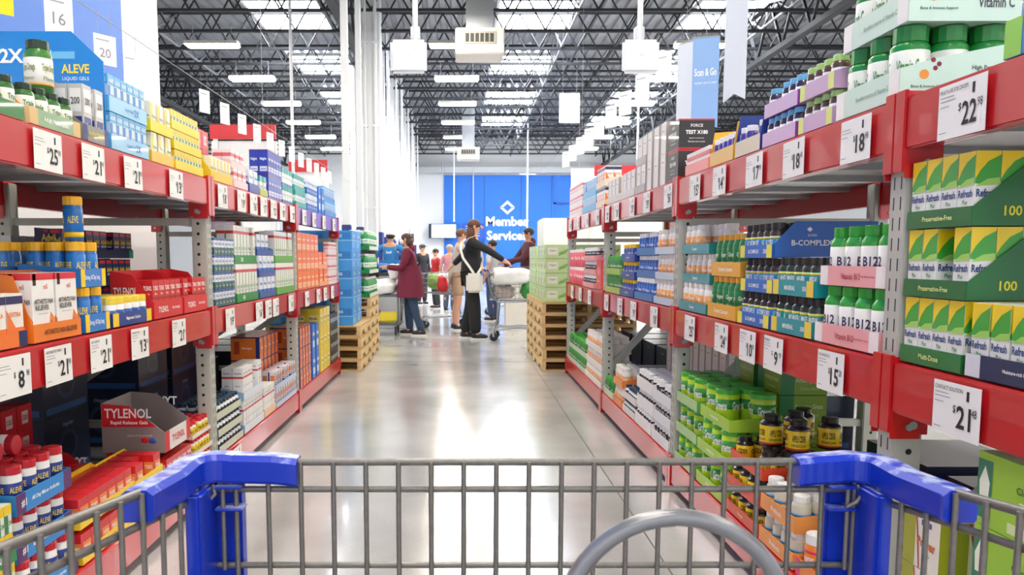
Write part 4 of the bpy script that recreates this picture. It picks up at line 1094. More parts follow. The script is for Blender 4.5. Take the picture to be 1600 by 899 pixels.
cards(1, 2, [(1.745, '22', '98', 'MULTI-USE EYE DROPS', 'over the eye drop cartons'), (2.21, '18', '98', '', 'below the mint green trays'), (2.62, '18', '48', '', 'below the lilac trays'),
             (2.97, '17', '98', '', 'below the navy tray'), (3.37, '14', '98', '', 'below the yellow tray'), (3.72, '15', '98', '', 'below the salmon trays'),
             (4.15, '36', '98', '', 'below the black cartons'), (4.62, '39', '98', '', 'below the nearest grey cartons'), (5.02, '29', '98', '', 'below the grey tray'), (5.5, '24', '98', '', 'below the pale grey tray'), (5.85, '22', '48', '', 'past the pale grey tray'),
             (6.3, '19', '98', '', 'below the cream trays'), (6.8, '16', '98', '', 'below the sky blue trays'), (7.3, '12', '98', '', 'first below the far pale red cartons'), (7.8, '15', '98', '', 'second below the far pale red cartons')])

# ------------------------------------------------------------------ hanging cards, pennants
def hang_card(x, y, z, w, h, rz, label, col='#eef0f6', txt=None, group=None):
    t = MB(); t.box(-w / 2, w / 2, -.001, .001, -h / 2, h / 2, M(col, .5, vary=.01))
    for sg_ in (-1, 1):
        r_ = (sg_ * -1, 0, 0) if sg_ == 1 else (1, 0, 0)
        if txt:
            t.text(txt, (0, .002 * sg_, -h * .1), r_, (0, 0, 1), w * .5, h * .3, M('#8d8f9c', .5))
        t.quad(*[(a * sg_ * -1 if sg_ == 1 else a, .0015 * sg_, b) for a, b in ((-w * .4, h * .3), (w * .2, h * .3), (w * .2, h * .34), (-w * .4, h * .34))], M('#a6a8b2', .5))
    t.rod((-w * .3, 0, h / 2), (-w * .3, 0, h / 2 + .12), .0012, GALV, 4); t.rod((w * .3, 0, h / 2), (w * .3, 0, h / 2 + .12), .0012, GALV, 4)
    o = t.build('hanging_price_card'); o.location = (x, y, z); o.rotation_euler = (0, 0, rz)
    tag(o, label, 'hanging card', group)
# wire run over each rack
for s, x, z, lab in ((-1, -1.95, 2.5, 'thin wire stretched over the medicine rack, price cards hanging from it'), (1, 2.35, 3.75, 'thin wire stretched over the vitamin rack, cards and pennants hanging from it')):
    mb = MB(); mb.rod((0, 1.0, 0), (0, 24, 0), .003, GALV, 4)
    for y in (1.5, 8, 16, 24):
        mb.rod((0, y, 0), (0, y, ROOF_Z - z - .05), .0025, GALV, 4)
    o = mb.build('hanging_wire'); o.location = (x, 0, z); tag(o, lab, 'wire')
hang_card(-1.95, 4.0, 2.37, .14, .19, .95, 'white hanging price card nearest over the medicine rack, before the blue wall', txt='16')
hang_card(-1.95, 4.5, 2.33, .13, .16, .95, 'white hanging price card second over the medicine rack, before the blue wall', txt='20')
hang_card(-1.95, 4.85, 2.33, .10, .12, .95, 'white hanging card at the edge of the blue wall over the pale cartons')
hang_card(-1.95, 3.46, 2.30, .14, .16, .8, 'yellow hanging price card high over the green bottles', col='#f2e21c', txt='17')
for i in range(12):
    hang_card(-1.95, 6.2 + i * .52, 2.38, .12, .17, 1.2, 'white price card hanging in the long row over the medicine rack', group='cards in the row over the medicine rack')
for i in range(9):
    hang_card(2.35, 9.6 + i * 1.1, 3.42, .24, .34, -.95, 'white card hanging in the long row over the vitamin rack', group='cards in the row over the vitamin rack')
def pennant(x, y, z, w, h, rz, col, label, texts=()):
    t = MB(); c = M(col, .5, vary=.02)
    pts = [(-w / 2, h), (-w / 2, 0), (0, w * .28), (w / 2, 0), (w / 2, h)]
    vs = [(a, -.004, b) for a, b in pts]; vb = [(a, .004, b) for a, b in pts]
    t.add(vs + vb, [(0, 1, 2, 4), (2, 3, 4), (5, 9, 7, 6), (7, 9, 8), (0, 5, 6, 1), (1, 6, 7, 2), (2, 7, 8, 3), (3, 8, 9, 4), (4, 9, 5, 0)], c)
    for st, zz, ww, hh, tc in texts:
        t.text(st, (0, -.006, zz), (1, 0, 0), (0, 0, 1), ww, hh, M(tc, .5), bold=.02)
        t.text(st, (0, .006, zz), (-1, 0, 0), (0, 0, 1), ww, hh, M(tc, .5), bold=.02)
    t.rod((0, 0, h), (0, 0, 3.75 - z), .002, GALV, 4)
    t.rod((-w / 2, 0, h), (w / 2, 0, h), .008, GALV, 6)
    o = t.build('hanging_pennant'); o.location = (x, y, z); o.rotation_euler = (0, 0, rz); tag(o, label, 'pennant')
pennant(2.29, 7.73, 2.42, .24, .84, -.35, '#8db4e8', 'pale blue swallowtail pennant lettered Scan & Go over the vitamin rack', (('Scan & Go', .52, .2, .07, '#ffffff'), ('THE FAST WAY TO SHOP', .42, .2, .018, '#ffffff')))
pennant(2.22, 8.15, 2.52, .22, .8, -1.0, '#d5dbe8', 'pale grey pennant hanging just past the blue pennant')
pennant(2.35, 7.08, 2.55, .22, .95, -.95, '#d0d8e4', 'pale grey pennant turned edge on, nearer than the blue pennant')
hang_card(2.35, 6.3, 3.28, .24, .3, -.8, 'white card hanging nearest over the vitamin rack, above the pennants', txt='15')

# red header boards of the fixtures far beyond the racks
def header(x, y, z, w, txt, label):
    t = empty('header_board', (x, y, 0)); tag(t, label, 'sign')
    mb = MB(); mb.box(-w / 2, w / 2, -.04, .04, z, z + .28, M('#c41f2c', .4))
    if txt: mb.text(txt, (0, -.042, z + .14), (1, 0, 0), (0, 0, 1), w * .6, .14, WHITE, bold=.02)
    mb.build('board', t)
    for a in (-w / 2 + .1, w / 2 - .1):
        mb = MB(); mb.box(a - .04, a + .04, -.03, .03, 0, z, M('#e9e9ec', .4)); mb.build('post', t)
    mb = MB(); mb.box(-w / 2, w / 2, .05, .12, 0, z - .03, M('#eef0f2', .5)); mb.build('back_panel', t)
header(-4.35, 16.2, 3.55, 1.3, '', 'distant red header board seen over the red cartons')
header(-3.6, 19.0, 3.2, .9, '', 'smaller distant red header board near the white columns')
header(5.6, 21.5, 3.36, 4.2, 'INSPECTION', 'long red header board with white lettering beyond the vitamin rack')
# white hanging banner and white box unit
mb = MB(); mb.box(-.3, .3, -.01, .01, 0, .85, WHITE); mb.rod((-.2, 0, .85), (-.2, 0, 2.2), .004, GALV, 4); mb.rod((.2, 0, .85), (.2, 0, 2.2), .004, GALV, 4)
o = mb.build('hanging_banner'); o.location = (3.15, 24, 5.15 - .0); tag(o, 'blank white banner hanging before the blue end wall', 'banner')
mb = MB(); mb.box(-.9, .9, -.02, .02, 0, 1.2, WHITE)
mb.rod((-.6, 0, 1.2), (-.6, 0, 4.2), .006, GALV, 4); mb.rod((.6, 0, 1.2), (.6, 0, 4.2), .006, GALV, 4)
o = mb.build('hanging_banner'); o.location = (5.08, 31.1, 3.4); tag(o, 'wide white banner hanging low at the edge of the blue wall', 'banner')
# television and info boards on the end wall
t = empty('television', (-1.05, 43.4, 2.25)); tag(t, 'wide wall television with a pale blue picture beside the large letters', 'television')
mb = MB(); mb.box(-.75, .75, 0, .08, 0, .78, M('#1d2430', .3), .01); mb.build('casing', t)
mb = MB(); mb.box(-.6, .72, -.006, 0, .03, .75, M('#a9cdec', .3, emit=.8)); mb.box(-.3, .3, -.008, -.006, .2, .5, M('#e6f0f8', emit=.9)); mb.build('screen', t)
mb = MB(); mb.rod((0, .05, .78), (0, .05, 4.0), .03, PIPE, 6); mb.build('hanger', t)
for i, (x, l) in enumerate(((.2, 'blue menu screen beside the wide television'), )):
    mb = MB(); mb.box(-.6, .6, 0, .06, 0, .8, M('#1550b8', .4)); 
    for k in range(5): mb.box(-.4, .35, -.004, 0, .12 + k * .13, .16 + k * .13, M('#cfe0f6', .4))
    mb.rod((0, .05, .8), (0, .05, 4.0), .03, PIPE, 6)
    o = mb.build('menu_board'); o.location = (x + .4, 43.45, 2.25); tag(o, l, 'screen')
for i, (x, l) in enumerate(((-2.05, 'black and white notice nearest the white partition'), (-1.86, 'black and white notice nearest the television'))):
    mb = MB(); mb.box(-.11, .11, 0, .03, 0, .55, M('#f2f2f2', .5)); mb.box(-.07, .07, -.004, 0, .08, .4, M('#30343c', .5))
    o = mb.build('notice_board'); o.location = (x, 30.0, 1.7); mb = None; tag(o, l, 'notice')

# ------------------------------------------------------------------ pallets and goods at the aisle end
WOODA = '#c9a877'
def wood(c):
    m = M(c, .75, vary=.18, scale=9); return m
def make_pallet():
    mb = MB(); W = wood('#d8ba88'); W2 = wood('#cba873')
    L, D, H = 1.0, 1.0, .122
    for x in (-L / 2 + .02, 0, L / 2 - .02):      # notched stringers run along Y
        pts = [(-D / 2, .018), (-D / 2, H - .018), (D / 2, H - .018), (D / 2, .018), (D * .34, .018), (D * .34, .055), (D * .14, .055), (D * .14, .018), (-D * .14, .018), (-D * .14, .055), (-D * .34, .055), (-D * .34, .018)]
        segs = [(-D / 2, -D * .34, .018), (-D * .34, -D * .14, .055), (-D * .14, D * .14, .018), (D * .14, D * .34, .055), (D * .34, D / 2, .018)]
        for a, b, z0 in segs:
            mb.box(x - .02, x + .02, a, b, z0, H - .018, W)
    for i in range(7):
        y = -D / 2 + .05 + i * (D - .1) / 6
        mb.box(-L / 2, L / 2, y - .048, y + .048, H - .018, H, W2)
    for i in range(3):
        y = (-D / 2 + .05, 0, D / 2 - .05)[i]
        mb.box(-L / 2, L / 2, y - .048, y + .048, 0, .018, W2)
    return mb.build('wooden_pallet')
pal = make_pallet(); first = True
for (x, y, n, where) in ((-1.565, 8.88, 4, 'under the bright blue cases'), (-1.585, 9.95, 6, 'under the green bottle boxes'), (1.345, 8.88, 6, 'under the pale green cartons'), (1.345, 9.95, 6, 'behind the pallets of pale green cartons')):
    for k in range(n):
        o = pal if first else dup(pal, (0, 0, 0)); first = False
        o.location = (x + random.uniform(-.008, .008), y, .0005 + k * .1222); o.rotation_euler = (0, 0, random.uniform(-.008, .008))
        pos = ['lowest', 'second from the floor', 'third from the floor', 'fourth from the floor', 'fifth from the floor', 'sixth and highest'][k] if n == 6 else ['lowest', 'second from the floor', 'third from the floor', 'highest'][k]
        tag(o, f'wooden pallet {where}, {pos}', 'pallet', f'pallets {where}')
def block(key, x0, nx_, y0, ny_, z0, n, lab, grp, skip=0, rz=0):
    p = P[key]; tws = TW.get(n) or [f'{w} ' for w in ('lowest', 'second', 'third', 'fourth', 'fifth', 'topmost')]
    for k in range(n):
        for i in range(nx_):
            for j in range(ny_):
                if skip and k == n - 1 and random.random() < skip: continue
                w_, d_ = (p['w'], p['d']) if rz == 0 else (p['d'], p['w'])
                spawn(key, (x0 + (i + .5) * (w_ + .004), y0 + (j + .5) * (d_ + .004), z0 + k * (p['h'] + .001)), rz + random.uniform(-.012, .012), lab.format(tws[k].strip()), grp + f' layer {k}')
block('blue_case', -2.06, 3, 8.40, 2, .491, 5, 'bright blue shrink-wrapped case on the pallets, {} layer', 'bright blue cases')
block('pale_green_case', .87, 3, 8.42, 3, .735, 4, 'pale green printed carton on the pallets, {} layer', 'pale green cartons')
block('pale_green_case', .87, 3, 9.48, 3, .735, 4, 'pale green printed carton on the rear pallets, {} layer', 'rear pale green cartons')
# green shelf boxes with white-capped bottles
carton('green_flap', 'drink_carton', 'dark green carton', .30, .30, .10, '#17803a', bands=((.1, .9, .2, .8, '#1f9a48'),), texts=(('PERRIER', .5, .5, .6, .3, '#ffffff'),))
bottle('green_drink', 'drink_bottle', 'green bottle with white cap', .037, .23, '#2f9a58', '#f4f6f4', '#e9f2ea', 'Perrier', '#17803a', capf=.5, caph=.1, lz=(.3, .55), shoulder=.6)
S_tray = MB()
for k, zt_ in enumerate((.735, 1.015, 1.295)):
    tm = tray_mesh(1.0, .9, .045, .05, .06, '#17803a', '#e6efe8', None, (('PERRIER', .3, .022, .2, .03, '#ffffff'),), None, None, .3, '#17803a')
    o = tm.build('display_tray'); o.location = (-1.09, 9.95, zt_); o.rotation_euler = (0, 0, PI / 2)
    tag(o, 'dark green display tray of drink bottles on the pallets, ' + ('lowest', 'middle', 'topmost')[k], 'tray')
    for i in range(10):
        for j in range(3):
            spawn('green_drink', (-1.14 - j * .085, 9.95 - .44 + i * .098, zt_ + .004), random.uniform(0, 6), 'green bottle with white cap, ' + ('lowest', 'middle', 'topmost')[k] + ' dark green tray on the pallets', 'green drink bottles tray %d' % k)
# white cabinet behind the pallets
t = empty('white_cabinet', (1.65, 10.9, 0)); tag(t, 'tall white cabinet behind the pale green cartons', 'cabinet')
mb = MB(); mb.box(-.6, .6, -.35, .35, .06, 1.72, M('#eef0f0', .4), .015); mb.build('body', t)
mb = MB(); mb.box(-.55, .55, -.3, .3, 0, .06, STEELDK); mb.build('plinth', t)
for a in (-.3, .3):
    mb = MB(); mb.box(a - .28, a + .28, -.365, -.351, .1, 1.68, M('#f6f7f7', .35), .004); d_ = mb.build('door', t)
    mb = MB(); mb.box(a * .1 - .01 + (a > 0) * .02, a * .1 + .01 + (a > 0) * .02, -.39, -.365, .8, 1.1, GALV); mb.build('handle', d_)
# checkout counter
t = empty('checkout_counter', (1.5, 14.0, 0)); tag(t, 'pale checkout counter with timber top in front of the man in maroon hoodie', 'counter')
mb = MB(); mb.box(-.75, .75, -.3, .3, 0, .9, M('#dcd8d0', .5), .01); mb.build('body', t)
mb = MB(); mb.box(-.78, .78, -.33, .33, .9, .94, M('#d9b98c', .4), .008); mb.build('worktop', t)
mb = MB(); mb.box(-.7, -.2, -.2, .15, .941, 1.05, M('#3a3d44', .5), .01); o = mb.build('till_scanner', t)
# ------------------------------------------------------------------ people
def person(name_label, x, y, rz, h=1.7, skin_c='#c89878', top='#222228', trousers='#1d1e24', shoe='#2c2c34', sole='#e8e8e8', hair='#4a3226', hairlen=.0,
           arms=None, legs=None, lean=0.0, coat=False, cap=None, shorts=False, hood=False, tshirt=False, z=0.0, width=1.0, sitting=False, back_logo=None, mask=False, trouser_w=1.0):
    k = h / 1.7
    t = empty('person', (x, y, z), rz); tag(t, name_label, 'person')
    def L(p, dx=0):                     # lean forward (towards -Y) above the hips
        x_, y_, z_ = p
        if z_ > .95: y_ -= lean * (z_ - .95)
        return (x_ * k * width if abs(x_) > .05 else x_ * k, y_ * k, z_ * k)
    arms = arms or [((.235, .03, 1.13), (.245, -.06, .90)), ((-.235, .03, 1.13), (-.245, -.06, .90))]
    legs = legs or [((.095, -.015, .50), (.10, .03, .085)), ((-.095, -.015, .50), (-.10, .03, .085))]
    S_ = M(skin_c, .5, vary=.04)
    # body: pelvis root
    pts = [(L((0, 0, .95)), .115 * k), (L((0, 0, 1.08)), .105 * k), (L((0, -.005, 1.26)), (.14 * k, .11 * k)), (L((0, .0, 1.40)), (.1 * k, .08 * k)),
           (L((0, -.005, 1.47)), .05 * k), (L((0, -.015, 1.525)), .058 * k), (L((0, -.02, 1.60)), (.078 * k, .088 * k)), (L((0, -.01, 1.665)), .06 * k)]
    ed = [(0, 1), (1, 2), (2, 3), (3, 4), (4, 5), (5, 6), (6, 7)]
    sh_ = []
    for si, (el, wr) in enumerate(arms):
        sg_ = 1 if si == 0 else -1
        b = len(pts)
        d = (Vector(wr) - Vector(el)).normalized()
        pts += [(L((sg_ * .165, .0, 1.385)), .058 * k), (L(el), .04 * k), (L(wr), .028 * k)]
        palm = Vector(wr) + d * .06
        pts.append((L(tuple(palm)), (.034 * k, .02 * k)))
        ed += [(3, b), (b, b + 1), (b + 1, b + 2), (b + 2, b + 3)]
        side = d.cross(Vector((0, 0, 1)))
        side = side.normalized() if side.length > .1 else Vector((1, 0, 0))
        curl = d.cross(side).normalized() * (-1 if d.cross(side).z > 0 else 1)
        for fi in range(4):
            o_ = side * (-.024 + .016 * fi)
            f1 = palm + o_ + d * .04; f2 = f1 + (d * .6 + curl * .8).normalized() * (.028 + .004 * (fi in (1, 2)))
            q = len(pts); pts += [(L(tuple(f1)), .009 * k), (L(tuple(f2)), .0075 * k)]; ed += [(b + 3, q), (q, q + 1)]
        th1 = Vector(wr) + d * .04 + side * .035; th2 = th1 + (d + side * .4 + curl * .3).normalized() * .035
        q = len(pts); pts += [(L(tuple(th1)), .011 * k), (L(tuple(th2)), .009 * k)]; ed += [(b + 3, q), (q, q + 1)]
        sh_.append((L((sg_ * .165, .0, 1.385)), L(el), L(wr)))
    lg = []
    for si, (kn, an) in enumerate(legs):
        sg_ = 1 if si == 0 else -1
        b = len(pts)
        toe = (an[0], an[1] - .12, max(an[2] - .05, .03))
        pts += [(L((sg_ * .09, 0, .88)), .088 * k), (L(kn), .058 * k), (L(((kn[0] + an[0]) / 2, (kn[1] + an[1]) / 2 + .02, (kn[2] + an[2]) / 2 + .03)), .055 * k), (L(an), .038 * k), (L(toe), .034 * k)]
        ed += [(0, b), (b, b + 1), (b + 1, b + 2), (b + 2, b + 3), (b + 3, b + 4)]
        lg.append((L((sg_ * .09, 0, .88)), L(kn), L(an), L(toe)))
    hx = L((0, -.02, 1.60))
    def face(mb):
        r = .078 * k
        mb.ball((hx[0], hx[1] - .098 * k, hx[2] - .012 * k), .012 * k, .02 * k, .02 * k, S_, 8, 6)
        for s_ in (-1, 1):
            mb.ball((s_ * .03 * k, hx[1] - .083 * k, hx[2] + .008 * k), .012 * k, .008 * k, .007 * k, M('#f0ece8', .4), 8, 6)
            mb.ball((s_ * .03 * k, hx[1] - .090 * k, hx[2] + .008 * k), .005 * k, .003 * k, .005 * k, M('#2a1c16', .4), 6, 5)
            mb.ball((s_ * .078 * k, hx[1] + .0, hx[2] - .005 * k), .012 * k, .02 * k, .03 * k, S_, 8, 6)
        mb.ball((hx[0], hx[1] - .084 * k, hx[2] - .045 * k), .024 * k, .008 * k, .006 * k, M('#a8605a', .4), 8, 6)
    skin('body', pts, ed, S_, t, 2, face)
    # clothes
    T = M(top, .75, vary=.08, scale=20)
    hem = .64 if coat else (.9 if not tshirt else .88)
    g = 1.12 if coat else 1.0
    tp = [(L((0, .0, 1.08)), .128 * k * g), (L((0, .0, hem)), (.150 * k * g * (1.12 if coat else 1), .135 * k * g)), (L((0, -.005, 1.26)), (.155 * k * g, .13 * k * g)), (L((0, .0, 1.40)), (.105 * k * g, .085 * k * g)), (L((0, .0, 1.455)), .062 * k)]
    te = [(0, 1), (0, 2), (2, 3), (3, 4)]
    if coat:
        tp[1] = (L((0, 0, .95)), .14 * k * g)
    for (a, b, c) in sh_:
        q = len(tp)
        if tshirt:
            mid = tuple(Vector(a).lerp(Vector(b), .75))
            tp += [(a, .07 * k), (mid, .062 * k)]; te += [(3, q), (q, q + 1)]
        else:
            tp += [(a, .072 * k * g), (b, .056 * k * g), (c, .042 * k * g)]; te += [(3, q), (q, q + 1), (q + 1, q + 2)]
    def skirt(mb):                      # the garment's body hangs from the waist to its hem
        n_ = 20; z0, z1 = 1.16, hem; vs = []
        ra, rb = ((.215, .185), (.265, .24)) if coat else ((.178, .145), (.172, .146))
        for i in range(5):
            f_ = i / 4; zz = z0 + (z1 - z0) * f_
            for a in range(n_):
                an_ = 2 * PI * a / n_
                vs.append(L(((ra[0] + (rb[0] - ra[0]) * f_) * math.cos(an_), (ra[1] + (rb[1] - ra[1]) * f_) * math.sin(an_) + .0, zz)))
        fs = [(i * n_ + a, i * n_ + (a + 1) % n_, (i + 1) * n_ + (a + 1) % n_, (i + 1) * n_ + a) for i in range(4) for a in range(n_)]
        mb.add(vs, fs, T, True); mb.add(vs[-n_:], [tuple(range(n_))], T)
    skin('coat' if coat else ('shirt' if tshirt else 'jacket'), tp, te, T, t, 2, skirt)
    if hood:
        mb = MB(); c = L((0, .065, 1.45)); mb.ball(c, .10 * k, .06 * k, .075 * k, T, 14, 8); mb.build('hood', t)
    B = M(trousers, .75, vary=.08, scale=20)
    pp = [(L((0, .005, .95)), .132 * k)]; pe = []
    for (hp, kn, an, toe) in lg:
        q = len(pp)
        if shorts:
            pp += [(hp, .105 * k), (tuple(Vector(hp).lerp(Vector(kn), .85)), .095 * k)]; pe += [(0, q), (q, q + 1)]
        else:
            pp += [(hp, .105 * k), (kn, .078 * k * trouser_w), (tuple(Vector(an) + Vector((0, 0, -.01))), .07 * k * trouser_w)]; pe += [(0, q), (q, q + 1), (q + 1, q + 2)]
    skin('shorts' if shorts else 'trousers', pp, pe, B, t, 2)
    for (hp, kn, an, toe) in lg:
        mb = MB(); SM = M(shoe, .5); SO = M(sole, .5)
        zb = max(0.0, an[2] - .085 * k)
        mb.ball((an[0], an[1] - .055 * k, zb + .05 * k), .045 * k, .125 * k, .045 * k, SM, 14, 8)
        mb.ball((an[0], an[1] + .012 * k, zb + .075 * k), .042 * k, .05 * k, .045 * k, SM, 12, 8)
        n = 16; r1 = [(an[0] + .047 * k * math.cos(a * 2 * PI / n), an[1] - .05 * k + .135 * k * math.sin(a * 2 * PI / n)) for a in range(n)]
        mb.prism(r1, 'z', zb + .001, zb + .026 * k, SO)
        mb.build('shoe', t)
    H = M(hair, .55, vary=.25, scale=40)
    mb = MB()
    if cap:
        C = M(cap, .6); mb.ball((hx[0], hx[1] + .01 * k, hx[2] + .035 * k), .092 * k, .10 * k, .07 * k, C, 14, 8)
        mb.box(-.06 * k, .06 * k, hx[1] - .16 * k, hx[1] - .06 * k, hx[2] + .035 * k, hx[2] + .045 * k, C)
        mb.build('cap', t); mb = MB()
        mb.ball((hx[0], hx[1] + .025 * k, hx[2] + .0 * k), .083 * k, .085 * k, .07 * k, H, 14, 8)
    else:
        mb.ball((hx[0], hx[1] + .018 * k, hx[2] + .026 * k), .091 * k, .098 * k, .078 * k, H, 16, 10)
    if hairlen:
        hp_ = [((hx[0], hx[1] + .05 * k, hx[2] + .03 * k), (.11 * k, .08 * k)), ((hx[0], hx[1] + .06 * k, hx[2] - hairlen * .5), (.11 * k, .075 * k)), ((hx[0], hx[1] + .075 * k, hx[2] - hairlen), (.085 * k, .05 * k))]
        m2 = skin('hair_tmp', hp_, [(0, 1), (1, 2)], H, None, 2)
        vs = [v.co[:] for v in m2.data.vertices]; fs = [tuple(p.vertices) for p in m2.data.polygons]
        mb.add(vs, fs, H, True); bpy.data.objects.remove(m2)
    mb.build('hair', t)
    if mask:
        mb = MB(); mb.ball((hx[0], hx[1] - .062 * k, hx[2] - .04 * k), .062 * k, .045 * k, .045 * k, M('#e8e9ec', .6), 12, 8); mb.build('face_mask', t)
    if back_logo:
        mb = MB(); mb.text(back_logo, (0, .138 * k, 1.30 * k), (-1, 0, 0), (0, 0, 1), .22, .045, M('#e6eef8', .6), bold=.02); mb.build('back_print', t)
    return t

# woman in black at the cart: faces +X (rz = +90 deg turns -Y to +X)
w1 = person('woman in black with a white shoulder strap bag, pushing a cart', .13, 11.8, R(82), 1.76, top='#1b1b20', trousers='#18181c', shoe='#26262c', sole='#eeeeee', hair='#573626', hairlen=.30,
            skin_c='#d8a488', lean=.06, trouser_w=1.28,
            arms=[((.24, .16, 1.20), (.26, .30, 1.06)), ((-.21, -.24, 1.27), (-.15, -.48, 1.12))], legs=[((.08, .0, .50), (.09, .10, .085)), ((-.08, -.06, .50), (-.09, -.08, .085))])
# bag and strap (a thing she carries)
t = empty('shoulder_bag', (.13, 11.8, 0), R(82)); tag(t, 'off-white shoulder bag with wide strap worn by the woman in black', 'bag')
BG = M('#e2ddd6', .6); mb = MB()
for pth in ([(.06, .09, 1.475), (-.04, .135, 1.42), (-.13, .135, 1.32), (-.195, .09, 1.20), (-.215, .0, 1.08), (-.23, -.07, .98)],
            [(.06, .09, 1.475), (.14, .0, 1.455), (.13, -.13, 1.32), (.03, -.17, 1.18), (-.12, -.17, 1.06), (-.225, -.13, .98)]):
    for i in range(5):
        mb.bar(pth[i], pth[i + 1], .034, .008, BG, up=(-1, 0.0, .3))
mb.build('strap', t)
mb = MB(); mb.box(-.27, -.19, -.20, .04, .70, .98, BG, .03); mb.build('pouch', t)
# woman in the burgundy coat, facing -X
w2 = person('woman in long burgundy coat, jeans and face mask, leaning over a flatbed cart', -.80, 12.4, R(-92), 1.58, top='#6e1434', trousers='#2b4160', shoe='#1f1f26', sole='#e9e2de', hair='#4b3429', hairlen=.12,
            skin_c='#c79a80', coat=True, mask=True, hood=True, lean=.08, arms=[((.22, -.10, 1.12), (.17, -.36, 1.14)), ((-.22, -.10, 1.12), (-.15, -.36, 1.12))],
            legs=[((.10, .06, .5), (.11, .20, .085)), ((-.09, -.05, .5), (-.10, -.02, .085))])
# man in the maroon hoodie behind the counter, facing -X
person('man in maroon hoodie standing at the checkout counter', 1.22, 14.7, R(-80), 1.75, top='#4a1a2a', trousers='#26262c', hair='#1c1714', skin_c='#b07f62', hood=True,
       arms=[((.21, -.18, 1.14), (.14, -.46, 1.10)), ((-.2, -.2, 1.12), (-.12, -.44, 1.02))])
person('man in blue T-shirt and white cap seen from behind', -1.30, 14.6, R(172), 1.70, top='#2f7fc0', trousers='#2a3040', hair='#3a2c24', cap='#eceef0', tshirt=True, width=1.15, back_logo='Staff',
       arms=[((.27, -.05, 1.15), (.25, -.26, 1.05)), ((-.27, -.05, 1.15), (-.25, -.26, 1.05))])
person('dark haired woman in black jacket beside the green drink boxes', -1.62, 13.3, R(150), 1.66, top='#202026', trousers='#25252c', hair='#7a5636', hairlen=.2)
person('young person in pale grey top beyond the black clad woman', .58, 15.2, R(-120), 1.54, top='#b9bcc2', trousers='#33456a', hair='#191513', skin_c='#c08f72', tshirt=True)
person('shopper in tan shorts half hidden behind the woman in black', -.08, 13.3, R(100), 1.68, top='#b9b0ac', trousers='#b89a80', hair='#6b4a38', shorts=True, tshirt=True, skin_c='#d49f82', lean=.1,
       arms=[((.22, -.25, 1.12), (.18, -.45, 1.0)), ((-.22, -.25, 1.12), (-.18, -.45, 1.0))], shoe='#1c2238')
person('distant shopper in dark top and cap beside the white partition', -1.02, 20.5, R(40), 1.55, top='#2a2c34', trousers='#2a2e3c', hair='#221a16', cap='#3a3d46')
person('distant shopper in blue top near the white partition', -1.55, 21.5, R(200), 1.60, top='#2c4a8c', trousers='#2a2e3c', hair='#3b2b22')
person('distant shopper in red top behind the crowded carts', -.62, 19.0, R(-60), 1.42, top='#b5202c', trousers='#30343c', hair='#2a1f1a', tshirt=True)
person('distant grey haired shopper in pink top behind the carts', -.28, 18.0, R(160), 1.50, top='#c98a94', trousers='#4a5568', hair='#b8a898', tshirt=True)

# ------------------------------------------------------------------ shopping carts of the shoppers
WIRE = M('#8f9397', .35, metal=.7)
def wheel(mb_parent, x, y, z, r=.06):
    mb = MB()
    mb.lathe([(r * .45, -.014), (r, -.013), (r * 1.0, .013), (r * .45, .014)], M('#2a2b30', .6), seg=18, M4=Matrix.Translation((x, y, z)) @ Matrix.Rotation(PI / 2, 4, 'Y'))
    mb.lathe([(r * .44, -.01), (r * .44, .01)], M('#9a9ca0', .5), seg=12, M4=Matrix.Translation((x, y, z)) @ Matrix.Rotation(PI / 2, 4, 'Y'))
    w = mb.build('wheel', mb_parent)
    mb = MB()
    for s_ in (-.02, .02):
        mb.bar((x + s_, y, z), (x + s_, y + .015, z + r + .03), .004, .025, GALV, up=(0, 1, 0))
    mb.box(x - .025, x + .025, y - .01, y + .035, z + r + .025, z + r + .035, GALV)
    mb.build('caster_fork', w)
